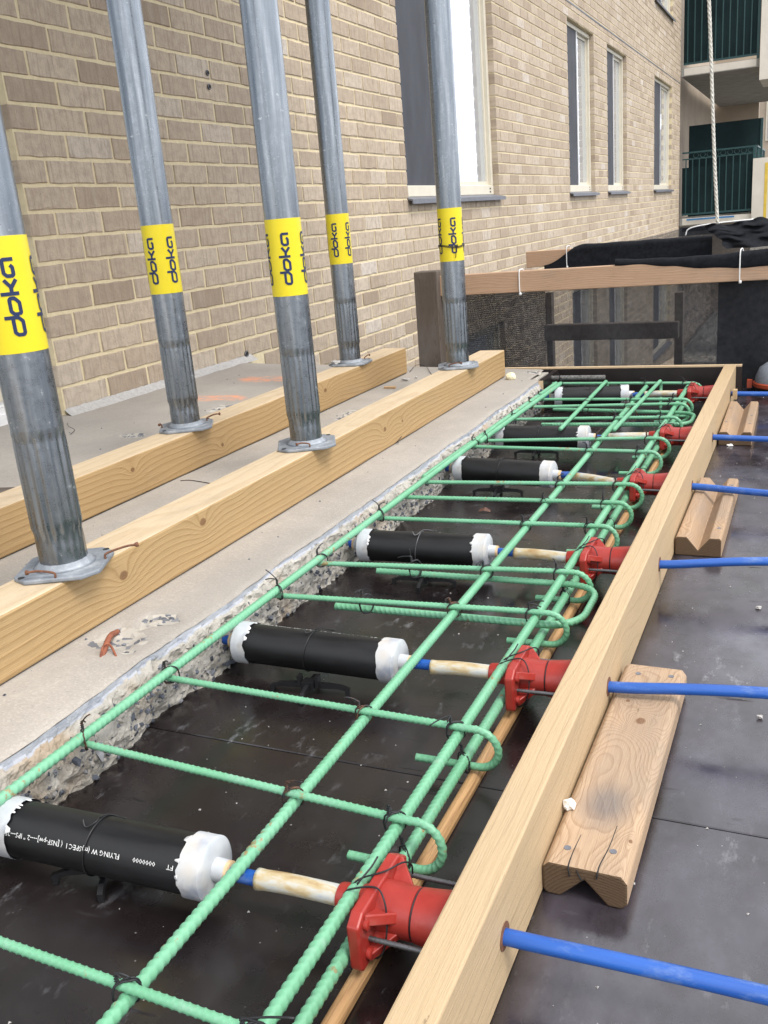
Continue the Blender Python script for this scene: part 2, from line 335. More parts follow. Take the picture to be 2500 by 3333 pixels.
# ------------------------------------------------------------------ mesh helpers
def link(name, me, parent=None, mats=None):
    o = bpy.data.objects.new(name, me); COL.objects.link(o)
    if parent is not None: o.parent = parent
    if mats is not None and me is not None and not me.materials:
        for m in (mats if isinstance(mats, (list, tuple)) else [mats]): me.materials.append(M[m] if isinstance(m, str) else m)
    return o
def mesh(name, verts, faces, mat, parent=None, smooth=False):
    me = bpy.data.meshes.new(name)
    me.from_pydata([tuple(map(float, p)) for p in verts], [], [tuple(int(i) for i in f) for f in faces]); me.update()
    o = link(name, me, parent, mat)
    if smooth: me.polygons.foreach_set('use_smooth', np.ones(len(me.polygons), bool))
    return o
def empty(name, loc=(0, 0, 0)):
    o = bpy.data.objects.new(name, None); COL.objects.link(o); o.location = loc; o.empty_display_size = .05; return o
LAB = set()
def tag(o, label, cat, group=None):
    o['label'] = label; o['category'] = cat
    if group: o['group'] = group
    if label in LAB: print('DUP LABEL', label)
    LAB.add(label); return o
def struct(o): o['kind'] = 'structure'; return o
def stuff(o): o['kind'] = 'stuff'; return o
def box_vf(x0, x1, y0, y1, z0, z1):
    v = [(x0, y0, z0), (x1, y0, z0), (x1, y1, z0), (x0, y1, z0), (x0, y0, z1), (x1, y0, z1), (x1, y1, z1), (x0, y1, z1)]
    return v, [(0, 3, 2, 1), (4, 5, 6, 7), (0, 1, 5, 4), (1, 2, 6, 5), (2, 3, 7, 6), (3, 0, 4, 7)]
class MB:
    def __init__(s): s.v = []; s.f = []
    def add(s, v, f):
        k = len(s.v); s.v += [tuple(p) for p in v]; s.f += [tuple(int(i) + k for i in q) for q in f]; return s
    def box(s, *a): return s.add(*box_vf(*a))
    def build(s, name, mat, parent=None, smooth=False): return mesh(name, s.v, s.f, mat, parent, smooth)
def bevel(o, wd=.003, seg=2, ang=35):
    m = o.modifiers.new('bevel', 'BEVEL'); m.width = wd; m.segments = seg; m.limit_method = 'ANGLE'; m.angle_limit = R_(ang); return o
def prism_x(profile, y0, y1, name, mat, parent=None):   # closed profile in (x,z), extruded along y; counter-clockwise seen from -y
    n = len(profile); v = [(x, y0, z) for x, z in profile] + [(x, y1, z) for x, z in profile]
    f = [tuple(range(n)), tuple(range(2 * n - 1, n - 1, -1))] + [((i + 1) % n, i, n + i, n + (i + 1) % n) for i in range(n)]
    return mesh(name, v, f, mat, parent)
def frames(P):
    P = np.asarray(P, float); T = np.gradient(P, axis=0); T /= np.linalg.norm(T, axis=1)[:, None] + 1e-12
    a = np.array([.35, -.35, 1.]) if abs(T[0][2]) < .9 else np.array([1., 0, 0])
    U = np.zeros_like(P); u = a - T[0] * (a @ T[0]); u /= np.linalg.norm(u)
    for i in range(len(P)):
        u = u - T[i] * (u @ T[i]); u /= np.linalg.norm(u); U[i] = u
    return T, U, np.cross(T, U)
def sweep_vf(P, r, seg=8, caps=True, rfun=None):
    P = np.asarray(P, float); T, U, V = frames(P); n = len(P)
    ph = np.arange(seg) * 2 * np.pi / seg
    rr = np.full((n, seg), 1.0) * (np.asarray(r)[:, None] if np.ndim(r) else r)
    if rfun is not None:
        s = np.concatenate([[0], np.cumsum(np.linalg.norm(np.diff(P, axis=0), axis=1))]); rr = rr + rfun(s[:, None], ph[None, :])
    v = (P[:, None] + (np.cos(ph)[None, :, None] * U[:, None] + np.sin(ph)[None, :, None] * V[:, None]) * rr[..., None]).reshape(-1, 3)
    i = np.arange(n - 1)[:, None] * seg; j = np.arange(seg)[None]; j2 = (j + 1) % seg
    f = np.stack([i + j, i + j2, i + seg + j2, i + seg + j], -1).reshape(-1, 4)
    f = [tuple(q) for q in f.tolist()]
    if caps: f += [tuple(range(seg - 1, -1, -1)), tuple(range((n - 1) * seg, n * seg))]
    return v, f
def resample(P, step):
    P = np.asarray(P, float); s = np.concatenate([[0], np.cumsum(np.linalg.norm(np.diff(P, axis=0), axis=1))])
    n = max(2, int(s[-1] / step) + 1); t = np.linspace(0, s[-1], n)
    return np.stack([np.interp(t, s, P[:, k]) for k in range(3)], 1)
def catmull(P, n=8):
    P = np.asarray(P, float); Q = np.vstack([2 * P[0] - P[1], P, 2 * P[-1] - P[-2]]); out = []
    for i in range(1, len(Q) - 2):
        for t in np.arange(n) / n:
            out.append(.5 * ((2 * Q[i]) + (-Q[i - 1] + Q[i + 1]) * t + (2 * Q[i - 1] - 5 * Q[i] + 4 * Q[i + 1] - Q[i + 2]) * t * t + (-Q[i - 1] + 3 * Q[i] - 3 * Q[i + 1] + Q[i + 2]) * t ** 3))
    out.append(P[-1]); return np.array(out)
def tube(name, P, r, mat, parent=None, seg=8, **kw):
    v, f = sweep_vf(P, r, seg, **kw); return mesh(name, v, f, mat, parent, True)
def lathe_vf(prof, seg=32, axis='Z', rfun=None):          # prof: (r, h)
    v = []; f = []
    for k, (r, h) in enumerate(prof):
        for j in range(seg):
            a = 2 * math.pi * j / seg; q = r + (rfun(k, a) if rfun else 0)
            c, s = q * math.cos(a), q * math.sin(a)
            v.append((c, s, h) if axis == 'Z' else (h, c, s))
    for k in range(len(prof) - 1):
        for j in range(seg):
            j2 = (j + 1) % seg; f.append((k * seg + j, k * seg + j2, (k + 1) * seg + j2, (k + 1) * seg + j))
    f.append(tuple(range(seg - 1, -1, -1))); f.append(tuple(range((len(prof) - 1) * seg, len(prof) * seg)))
    return v, f
def lathe(name, prof, mat, parent=None, seg=32, axis='Z', loc=(0, 0, 0), rfun=None, ang=40):
    v, f = lathe_vf(prof, seg, axis, rfun); o = mesh(name, v, f, mat, parent, True); o.location = loc
    m = o.modifiers.new('split', 'EDGE_SPLIT'); m.split_angle = R_(ang); return o
def nz3(p, s): return mnoise.noise(Vector(p) * s)
def lump(name, c, r, mat, parent=None, sq=(1, 1, 1), seed=0, sub=2, rough=.35):
    import bmesh
    bm = bmesh.new(); bmesh.ops.create_icosphere(bm, subdivisions=sub, radius=1)
    for q in bm.verts:
        k = 1 + rough * nz3(q.co + Vector((seed * 3.1, 0, 0)), 1.4) + rough * .5 * nz3(q.co + Vector((0, seed, 0)), 3.2)
        q.co = Vector((q.co.x * sq[0], q.co.y * sq[1], q.co.z * sq[2])) * (k * r)
    me = bpy.data.meshes.new(name); bm.to_mesh(me); bm.free()
    o = link(name, me, parent, mat); o.location = c; return o
ORD = ['first', 'second', 'third', 'fourth', 'fifth', 'sixth', 'seventh', 'eighth', 'ninth', 'tenth', 'eleventh', 'twelfth', 'thirteenth', 'fourteenth']

# ------------------------------------------------------------------ setting: ground, deck, slab
XW = -2.112                                # brick wall face
def zslab(x): return .099 + max(0.0, -.80 - x) * .034
g = struct(mesh('ground', [(-600, -600, -6.5), (600, -600, -6.5), (600, 600, -6.5), (-600, 600, -6.5)], [(0, 1, 2, 3)], 'asphalt'))
deck = struct(empty('formwork_deck', (0, 0, -.018)))
for (xa, xb) in ((-.90, .32), (.32, 1.54)):
    for (ya, yb) in ((-1.56, -.335), (-.335, .885), (.885, 2.105), (2.105, 3.36)):
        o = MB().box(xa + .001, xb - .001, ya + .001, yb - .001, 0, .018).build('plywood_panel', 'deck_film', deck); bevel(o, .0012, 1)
# bearers under the deck
for xb in (-.75, -.1, .55, 1.2):
    MB().box(xb - .03, xb + .03, -1.56, 3.36, -.142, -.002).build('deck_joist', 'ply_edge', deck)

slab = struct(empty('concrete_slab', (0, 0, 0)))
YS0, YS1 = -1.6, 3.19
def edge_x(y): return -.806 + .006 * nz3((y, 0, 3), 5) + .003 * nz3((y, 4, 0), 23) - (.04 if y > 2.99 else 0)
ys = np.concatenate([np.arange(YS0, .5, .05), np.arange(.5, YS1 + .001, .0075)])
SP = [((-.882, .935), (.045, .05), .010, .4), ((-.868, 1.005), (.03, .035), .006, .2), ((-1.705, 2.016), (.075, .03), .008, 0.2), ((-1.645, 2.385), (.06, .085), .010, .3),
      ((-1.21, 2.36), (.03, .10), .006, .2), ((-1.12, 1.72), (.05, .05), .006, .1), ((-.86, 3.13), (.05, .04), .008, 0), ((-1.75, 1.28), (.14, .05), .02, 0)]
PT = [((-1.79, 2.868), (.11, .06), .15), ((-1.77, 2.524), (.11, .05), .1)]
nu = 190
verts = []; spl = []; pnt = []; grm = []
for y in ys:
    xe = edge_x(y)
    for k in range(nu + 1):
        t = k / nu; x = XW - .25 + (xe - XW + .25) * t
        z = zslab(x) + .0012 * nz3((x, y, 0), 7)
        s = 0
        for (c, e, dp, rot) in SP:
            dx, dy = x - c[0], y - c[1]; cs, sn = math.cos(rot), math.sin(rot)
            q = math.hypot((dx * cs + dy * sn) / e[0], (-dx * sn + dy * cs) / e[1]) + .55 * nz3((x, y, 5), 26) + .3 * nz3((x, y, 9), 70)
            if q < 1:
                k2 = min(1, (1 - q) * 2.2); s = max(s, k2); z -= dp * k2 * (.65 + .7 * nz3((x, y, 1), 55))
        p = 0
        for (c, e, rot) in PT:
            dx, dy = x - c[0], y - c[1]
            q = math.hypot(dx / e[0], (dy - .012 * math.sin(dx * 34)) / e[1]); p = max(p, min(1, max(0, (1.15 - q) * 2.5)))
        if t == 1: z -= .002 + .002 * abs(nz3((y, 1, 1), 40))
        verts.append((x, y, z)); spl.append(s); pnt.append(p)
        grm.append(min(.28, max(0, (-1.45 - x) * 1.1 + .2 * nz3((x, y, 2), 4)) + max(0, (y - 2.55) * 1.1)))
nn = nu + 1; faces = [(i * nn + j, i * nn + j + 1, (i + 1) * nn + j + 1, (i + 1) * nn + j) for i in range(len(ys) - 1) for j in range(nu)]
top = mesh('slab_top', verts, faces, 'concrete', slab, True)
for nm, arr in (('spall', spl), ('paint', pnt), ('grime', grm)):
    a = top.data.attributes.new(nm, 'FLOAT', 'POINT'); a.data.foreach_set('value', np.array(arr, np.float32))
# broken edge face: sawn strip on top, fractured concrete below
nv = 26; verts = []; saw = []
ye = np.concatenate([np.arange(YS0, .4, .04), np.arange(.4, 2.99, .0045)])
for y in ye:
    xe = edge_x(y); zt = zslab(xe) - .003
    cut = .009 + .011 * nz3((y, 2, 2), 6) + .005 * nz3((y, 7, 2), 38)
    for k in range(nv + 1):
        t = k / nv; z = zt * (1 - t)
        d = zt - z
        if d < cut: x = xe + .0006 * nz3((y, z, 0), 90); s = 1.0
        else:
            q = (d - cut) / (zt - cut)
            x = xe + .004 + .016 * math.sin(min(1, q * 1.6) * 1.57) * (.6 + .9 * nz3((y, z, 8), 7)) - .022 * max(0, q - .55) + .007 * nz3((y, z, 1), 30) + .006 * nz3((y, z, 4), 75) + .0045 * nz3((y, z, 6), 160)
            s = 0.0
        verts.append((x, y, z)); saw.append(s)
nn = nv + 1; faces = [(i * nn + j, (i + 1) * nn + j, (i + 1) * nn + j + 1, i * nn + j + 1) for i in range(len(ye) - 1) for j in range(nv)]
faces = [tuple(reversed(f)) for f in faces]
eo = mesh('broken_edge', verts, faces, 'broken_concrete', slab, False)
a = eo.data.attributes.new('saw', 'FLOAT', 'POINT'); a.data.foreach_set('value', np.array(saw, np.float32))
MB().box(XW - .25, -.83, YS0, YS1 - .002, .0, .09).build('slab_core', 'broken_concrete', slab)
# exposed aggregate, seated in the broken face
ev = np.array(verts).reshape(len(ye), nn, 3); mb = MB()
import bmesh
bm = bmesh.new(); bmesh.ops.create_icosphere(bm, subdivisions=1, radius=1); IV = np.array([q.co[:] for q in bm.verts]); IF = [tuple(v_.index for v_ in q.verts) for q in bm.faces]; bm.free()
cand = [i for i in range(len(ye)) if ye[i] > .45]
for k in range(1300):
    i = random.choice(cand); j = random.randint(6, nn - 2); p = ev[i, j]
    r = random.choice([.0018, .0025, .0032, .0045, .0065]) * random.uniform(.7, 1.2)
    A = np.array(Matrix.Rotation(random.uniform(0, 6.28), 3, Vector((random.random(), random.random(), random.random() + .1)).normalized()))
    vv = (IV * (1 + .25 * rng.standard_normal((len(IV), 1)))) * np.array([1, random.uniform(.6, 1), random.uniform(.5, .8)]) * r
    mb.add(vv @ A.T + p + np.array([-.15 * r, 0, 0]), IF)
for (c, e, dp, rot) in SP[:6]:
    for k in range(26):
        a_, q = random.uniform(0, 6.28), random.random() ** .5 * .8
        x, y = c[0] + math.cos(a_) * q * e[0], c[1] + math.sin(a_) * q * e[1]; r = random.uniform(.0018, .0045)
        mb.add(IV * (1 + .25 * rng.standard_normal((len(IV), 1))) * r * np.array([1, 1, .6]) + np.array([x, y, zslab(x) - dp * .75]), IF)
stuff(mb.build('aggregate', 'aggregate', slab))
# mortar fillet at the foot of the wall
vs = []; fy = np.arange(2.19, 3.3, .012)
for y in fy:
    wd = .034 + .010 * nz3((y, 0, 0), 7) + .006 * nz3((y, 0, 5), 30)
    for t in np.linspace(0, 1, 7):
        x = XW + wd * t; vs.append((x, y, zslab(x) + .020 * (1 - t) ** 1.6 + .0035 * nz3((x, y, 0), 45) * (1 - t) - (.002 if t == 1 else 0)))
mesh('mortar_fillet', vs, [(i * 7 + j, i * 7 + j + 1, (i + 1) * 7 + j + 1, (i + 1) * 7 + j) for i in range(len(fy) - 1) for j in range(6)], 'stone_pale', slab, True)

# ------------------------------------------------------------------ brick building
bld = tag(empty('brick_building', (XW, 2.19, zslab(XW))), 'tan brick apartment wall with cream mortar running along the left side', 'building')
BO = np.array(bld.location)
COURSE, BL, JT = .0748, .2115, .0105
Z0 = .8278 - 12 * COURSE; Y_C = 2.19; Y_END = 17.0; ZTOP = 4.75
OPEN = [(5.13, 6.87, .753, 2.249), (9.11, 10.25, .753, 2.249), (10.93, 12.10, .753, 2.249), (14.24, 16.04, .753, 2.249), (14.24, 16.04, 3.173, 4.67), (5.13, 6.87, -1.64, -.144), (9.11, 10.25, -1.64, -.144), (10.93, 12.10, -1.64, -.144), (14.24, 16.04, -1.64, -.144)]
near = []; far = []
zbase = zslab(XW) - .01
ZB = Z0 - 30 * COURSE
r = 0
while True:
    za = ZB + r * COURSE; zb = za + COURSE
    if za > ZTOP: break
    kk = r - 42
    off = 2.301 - 100 * BL if kk % 2 == 0 else 2.301 - 100.5 * BL
    spans = [(Y_C, Y_END)] if za > zbase - .02 else [(3.4, Y_END)]
    cuts = []
    for (ya, yb, z0, z1) in OPEN:
        if za < z1 - .02 and zb > z0 + .02: cuts.append((ya, yb))
    y = off
    while y < Y_END:
        a0, a1 = y, y + BL; y += BL
        sub = [(a0, a1)]
        if abs(zb - .753) < .03 and 5.05 < a0 < 6.9: sub = [(a0, a0 + BL / 2), (a0 + BL / 2, a1)]
        for (s0, s1) in sub:
            s0, s1 = max(s0, spans[0][0]), min(s1, spans[0][1])
            if s1 - s0 < .02: continue
            pieces = [(s0, s1)]
            for (c0, c1) in cuts:
                np_ = []
                for (p0, p1) in pieces:
                    if p1 <= c0 or p0 >= c1: np_.append((p0, p1))
                    else:
                        if p0 < c0 - .02: np_.append((p0, c0))
                        if p1 > c1 + .02: np_.append((c1, p1))
                pieces = np_
            for (p0, p1) in pieces:
                lj = 0 if any(abs(p0 - q) < 1e-6 for q in (Y_C, 3.4, *[c[1] for c in cuts])) else JT / 2
                rj = 0 if any(abs(p1 - q) < 1e-6 for q in (Y_END, *[c[0] for c in cuts])) else JT / 2
                deep = .105 if (lj == 0 or rj == 0) else .028
                q0, q1, w0, w1 = p0 + lj, p1 - rj, za + JT / 2, zb - JT / 2
                if q1 - q0 < .015: continue
                u, v2, dep = proj((XW, (q0 + q1) / 2, (w0 + w1) / 2))
                u0, vv0, _ = proj((XW, q0, w0)); u1, vv1, _ = proj((XW, q1, w1))
                inn = -60 < u < PW + 60 and -60 < v2 < 1450
                near.append((abs(u1 - u0) * abs(vv1 - vv0) if inn else 0, q0, q1, w0, w1, deep))
    r += 1
near.sort(key=lambda q: -q[0]); far = near[300:]; near = near[:300]
def brick_vf(ly, lz, dp, ch=.0016, jit=.0012):
    hy, hz = ly / 2, lz / 2
    J = lambda: random.uniform(-jit, jit)
    back = [(-dp, -hy, -hz), (-dp, hy, -hz), (-dp, hy, hz), (-dp, -hy, hz)]
    mid = [(-ch, -hy + J() * .5, -hz + J()), (-ch, hy + J() * .5, -hz + J()), (-ch, hy + J() * .5, hz + J()), (-ch, -hy + J() * .5, hz + J())]
    fr = [(J() * .5, p[1] * (1 - ch / hy), p[2] * (1 - ch / hz)) for p in mid]
    v = back + mid + fr; f = [(8, 9, 10, 11)]
    for a_ in (0, 4):
        for i in range(4): f.append((a_ + i, a_ + (i + 1) % 4, a_ + 4 + (i + 1) % 4, a_ + 4 + i))
    return v, f
def rough_brick_vf(ly, lz, dp):
    hy, hz = ly / 2, lz / 2; ring = []
    ny = 5 if ly > .12 else 3
    for k in range(ny): ring.append((-hy + ly * k / ny, -hz))
    for k in range(2): ring.append((hy, -hz + lz * k / 2))
    for k in range(ny): ring.append((hy - ly * k / ny, hz))
    for k in range(2): ring.append((-hy, hz - lz * k / 2))
    n = len(ring); J = lambda a_: random.uniform(-a_, a_)
    chip = random.randrange(n * 3)
    mid = [(-.003, y + J(.0014), z + J(.0017)) for y, z in ring]
    fr = []
    for k, (x, y, z) in enumerate(mid):
        e = .0016 + abs(J(.0016)) + (.006 if k == chip else 0); l_ = math.hypot(y, z)
        fr.append((J(.0007), y * (1 - e / max(abs(y), .02)), z * (1 - e / max(abs(z), .02))))
    back = [(-dp, -hy, -hz), (-dp, hy, -hz), (-dp, hy, hz), (-dp, -hy, hz)]
    v = [(-dp, y, z) for y, z in ring] + mid + fr
    f = [tuple(range(2 * n, 3 * n))] + [(a_ + i, a_ + (i + 1) % n, a_ + n + (i + 1) % n, a_ + n + i) for a_ in (0, n) for i in range(n)]
    return v, f
cache = {}
for (_, q0, q1, w0, w1, dp) in near:
    key = (round(q1 - q0, 3), round(w1 - w0, 4), dp, random.randint(0, 13))
    if key not in cache:
        v, f = rough_brick_vf(q1 - q0, w1 - w0, dp); me = bpy.data.meshes.new('brick'); me.from_pydata(v, [], f); me.materials.append(M['brick']); cache[key] = me
    o = link('brick', cache[key], bld); o.location = Vector((XW + random.uniform(-.0012, .0014), (q0 + q1) / 2, (w0 + w1) / 2)) - Vector(BO)
mb = MB()
for (_, q0, q1, w0, w1, dp) in far:
    v, f = brick_vf(q1 - q0, w1 - w0, dp); mb.add(np.array(v) + np.array([XW + random.uniform(-.001, .001), (q0 + q1) / 2, (w0 + w1) / 2]) - BO, f)
stuff(mb.build('brickwork', 'brick_far', bld))
# mortar body with the openings left out
ycut = sorted({Y_C + .004, 3.4, Y_END, *[q for o_ in OPEN for q in o_[:2]]}); zcut = sorted({zbase - .03, ZB, ZTOP + .08, *[q for o_ in OPEN for q in o_[2:]]})
mb = MB()
for i in range(len(ycut) - 1):
    for j in range(len(zcut) - 1):
        cy, cz = (ycut[i] + ycut[i + 1]) / 2, (zcut[j] + zcut[j + 1]) / 2
        if any(o_[0] < cy < o_[1] and o_[2] < cz < o_[3] for o_ in OPEN): continue
        if cz < zbase - .03 and cy < 3.4: continue
        e0 = .004 if any(abs(ycut[i] - o_[1]) < 1e-6 and o_[2] < cz < o_[3] for o_ in OPEN) else 0
        e1 = .004 if any(abs(ycut[i + 1] - o_[0]) < 1e-6 and o_[2] < cz < o_[3] for o_ in OPEN) else 0
        mb.box(-.12, -.0042, ycut[i] + e0 - BO[1], ycut[i + 1] - e1 - BO[1], zcut[j] - BO[2], zcut[j + 1] - BO[2])
mb.build('mortar', 'mortar', bld)
# dark joint at the floor line
MB().box(-.002, .0035, 6.0 - BO[1], Y_END - BO[1], 2.372 - BO[2], 2.384 - BO[2]).build('expansion_joint', 'sill_grey', bld)
# windows
for (ya, yb, z0, z1) in OPEN:
    ya, yb, z0, z1 = ya - BO[1], yb - BO[1], z0 - BO[2], z1 - BO[2]
    big = yb - ya > 1.5
    xf = -.042; fw = .04; lift = .075
    ym = ya + (yb - ya) * .5
    fr = MB()
    fr.box(xf - .05, xf, ya + .002, yb - .002, z0 + .012, z0 + lift); fr.box(xf - .05, xf, ya + .002, yb - .002, z1 - fw, z1 - .002)
    fr.box(xf - .05, xf - .002, ya + .002, ya + fw, z0 + lift, z1 - fw); fr.box(xf - .05, xf - .002, yb - fw, yb - .002, z0 + lift, z1 - fw)
    wn = fr.build('window', 'frame_cream', bld); bevel(wn, .003, 1)
    s2 = MB(); w2 = .028
    for (p, q, dx) in ((ym - .01, yb - fw, -.028),):
        s2.box(xf + dx - .02, xf + dx, p, p + w2, z0 + lift, z1 - fw); s2.box(xf + dx - .02, xf + dx, q - w2, q, z0 + lift, z1 - fw)
        s2.box(xf + dx - .02, xf + dx - .001, p + w2, q - w2, z0 + lift, z0 + lift + w2); s2.box(xf + dx - .02, xf + dx - .001, p + w2, q - w2, z1 - fw - w2, z1 - fw)
    s2.build('sash', 'frame_cream', wn)
    MB().box(xf - .044, xf - .040, ym + .02, yb - fw - .02, z0 + lift + .02, z1 - fw - .02).build('pane', 'window_glass', wn)
    sc = MB().box(xf - .014, xf - .012, ya + fw, ym + .004, z0 + lift, z1 - fw); sc.build('insect_screen', 'insect_screen', wn)
    MB().box(xf - .010, xf - .002, ym - .004, ym + .008, z0 + lift, z1 - fw).build('mullion', 'frame_white', wn)
    si = MB(); e = .03
    v = [(-.045, ya, z0 + .012), (.038, ya - e, z0 - .006), (.038, ya - e, z0 - .03), (.032, ya - e, z0 - .03), (.030, ya - e, z0 - .012), (-.045, ya, z0 + .002)]
    v += [(x, (yb if k in (0, 5) else yb + e), z) for k, (x, y, z) in enumerate(v)]
    n = 6; si.add(v, [tuple(range(n)), tuple(range(2 * n - 1, n - 1, -1))] + [((i + 1) % n, i, n + i, n + (i + 1) % n) for i in range(n)])
    si.build('sill', 'sill_grey', wn)
    for k in (0, 1): MB().box(xf, xf + .002, yb - .10 , yb - .075, z0 + .026 + k * .022, z0 + .036 + k * .022).build('weep_slot', 'room_dark', wn)
    MB().box(-.30, -.29, ya, yb, z0, z1).build('room_back', 'room_dark', wn)
# door recess left of the brick corner
dr = tag(empty('sliding_door', (XW - .1, 1.5, zslab(XW - .1))), 'white framed sliding door with dark glass left of the brick corner', 'door')
zb_ = zslab(XW - .1)
q = MB(); q.box(-.06, 0, -1.2, .688, .0, .03); q.box(-.05, -.01, -1.2, .688, .03, .05); q.box(-.06, -.03, -1.2, .688, .05, .066); q.build('track', 'frame_white', dr)
MB().box(-.05, -.02, -1.2, .66, .068, .128).build('bottom_rail', 'frame_cream', dr); MB().box(-.06, -.01, .66, .69, .068, 2.1).build('jamb', 'frame_cream', dr)
MB().box(-.04, -.035, -1.2, .66, .128, 2.1).build('pane', 'window_glass', dr); MB().box(-.5, -.45, -1.2, .7, 0, 2.2).build('room_back', 'room_dark', dr)
# balcony slab overhead, carried by the props
up = tag(MB().box(XW - .003, -.80, -1.6, 3.45, 2.32, 2.46).build('balcony_slab_above', 'soffit_concrete'), 'underside of the concrete balcony overhead, carried by the steel props', 'balcony slab')

# ------------------------------------------------------------------ timber beams
def beam(y0, y1, xa, zb, label, knots, endcut=0):
    o = MB().box(-.0445, .0445, y0, y1, 0, .089).build('timber_beam', 'beam_wood')
    o.location = (xa, 0, zb); bevel(o, .0035, 2); tag(o, label, 'beam', 'timber beams under the props')
    return o
b1 = beam(-1.2, 3.03, -.982, zslab(-.982) + .001, 'pale timber beam nearest the broken slab edge, three props on it', ())
b2 = beam(-1.2, 3.05, -1.352, zslab(-1.352) + .001, 'pale timber beam nearer the brick wall, two props on it', ())
b2.data.materials[0] = M['beam_wood'].copy()
wood_mat('beam_wood_front', (.43, .29, .14), (.28, .168, .066), 80, (.02, 0, -.08), warp=.0065, fine=.55, contrast=.85,
         knots=((.0445, 1.03, .052, .020), (.0445, 1.245, .067, .019), (.0445, 2.02, .05, .016), (.0445, 2.13, .046, .010), (.02, 1.36, .089, .014)))
wood_mat('beam_wood_back', (.42, .28, .132), (.27, .16, .062), 85, (-.02, 0, -.08), warp=.007, fine=.55, contrast=.85,
         knots=((.0445, 1.52, .06, .014), (.0445, 2.42, .058, .018), (.0445, 1.86, .03, .012)))
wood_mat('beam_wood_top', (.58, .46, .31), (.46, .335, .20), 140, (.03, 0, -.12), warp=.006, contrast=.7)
b1.data.materials[0] = M['beam_wood_front']; b2.data.materials[0] = M['beam_wood_back']
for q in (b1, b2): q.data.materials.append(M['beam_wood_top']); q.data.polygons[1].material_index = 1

# ------------------------------------------------------------------ props
def doka(parent, R, z0, length, az):       # lettering that runs up the tube, bent round it
    S = length / 1230.0
    strokes = [[(302, 300), (302, 92), (236, 28), (56, 28), (28, 52), (28, 128), (66, 172), (302, 172)],
               [(353, 60), (372, 28), (530, 28), (602, 92), (602, 150), (580, 172), (400, 172), (353, 128), (353, 60)],
               [(672, 282), (672, 0)], [(690, 108), (775, 108), (890, 196)], [(755, 112), (888, 12)],
               [(1200, 0), (1200, 150), (1178, 172), (990, 172), (945, 130), (945, 50), (966, 28), (1075, 28), (1110, 62)]]
    mb = MB()
    for st in strokes:
        P = np.array(st) * S; P = resample(np.c_[P, np.zeros(len(P))], .0012)[:, :2]
        T = np.gradient(P, axis=0); T /= np.linalg.norm(T, axis=1)[:, None] + 1e-9; N = np.c_[-T[:, 1], T[:, 0]] * (29 * S)
        A, B = P + N, P - N; vs = []
        for q in np.stack([A, B], 1).reshape(-1, 2):
            a_ = az - (q[1] - 100 * S) / R
            vs.append(((R + .0006) * math.cos(a_), (R + .0006) * math.sin(a_), z0 + q[0]))
        mb.add(vs, [(2 * i, 2 * i + 1, 2 * i + 3, 2 * i + 2) for i in range(len(P) - 1)])
    return mb
def prop(x, y, zb, rot, label, az0, tilt=(0, 0), ztop=2.32):
    t = tag(empty('steel_prop', (x, y, zb)), label, 'prop', 'steel props standing on the timber beams')
    hw, ch = .062, .022
    oc = [(-hw + ch, -hw), (hw - ch, -hw), (hw, -hw + ch), (hw, hw - ch), (hw - ch, hw), (-hw + ch, hw), (-hw, hw - ch), (-hw, -hw + ch)]
    cs, sn = math.cos(rot), math.sin(rot); oc = [(a_ * cs - b_ * sn, a_ * sn + b_ * cs) for a_, b_ in oc]
    v = [(a_, b_, 0) for a_, b_ in oc] + [(a_, b_, .007) for a_, b_ in oc]
    f = [tuple(range(7, -1, -1)), tuple(range(8, 16))] + [(i, (i + 1) % 8, 8 + (i + 1) % 8, 8 + i) for i in range(8)]
    pl = bevel(mesh('base_plate', v, f, 'galvanised_plate', t), .002, 2)
    v, f = lathe_vf([(.045, .0071), (.0385, .010), (.0345, .016)], 32); mesh('weld', v, f, 'galvanised_plate', pl, True)
    for k in (0, 1):
        a_ = rot + (.785 if k == 0 else 3.93); lathe('bolt_hole', [(.0048, .0068), (.0048, .0076)], 'room_dark', pl, 12, loc=(.068 * math.cos(a_), .068 * math.sin(a_), 0))
    # lower crimped tube
    prof = [(.0338, .007)]; zz = [.02, .045, .058, .064, .068, .08, .12, .16, .185, .193, .198, .204, .212]
    def rad(z):
        if z < .06: return .0338
        if z < .068: return .0338 + (z - .06) / .008 * .0022
        return .0362
    prof += [(rad(z), z) for z in zz]
    def fl(k, a_):
        z = prof[k][1]
        if z < .058: return .0004 * math.cos(18 * a_)
        e = min(1, max(0, (.206 - z) / .012))
        return -.0011 * e * (1 + math.cos(18 * a_)) - (.0006 * (1 - abs(z - .198) / .008) if abs(z - .198) < .008 else 0)
    lt = lathe('crimped_foot', prof, 'galvanised', t, 144, rfun=fl, ang=60)
    H = ztop - zb
    ut = lathe('tube', [(.0360, .212), (.0360, .8), (.0360, 1.5), (.0360, H)], 'galvanised', t, 48)
    tp = lathe('tape_band', [(.0363, .317), (.0366, .3172), (.0366, .4668), (.0363, .467)], 'tape_yellow', t, 64)
    for k in range(5):
        mb = doka(None, .0367, .339, .1014, az0 + k * 2 * math.pi / 5); mb.build('lettering', 'print_navy', tp)
    t.rotation_euler = (tilt[1], -tilt[0], 0)
    return t
def cam_az(x, y): return math.atan2(-y, -x)
zb1, zb2 = zslab(-.982) + .0905, zslab(-1.352) + .0905
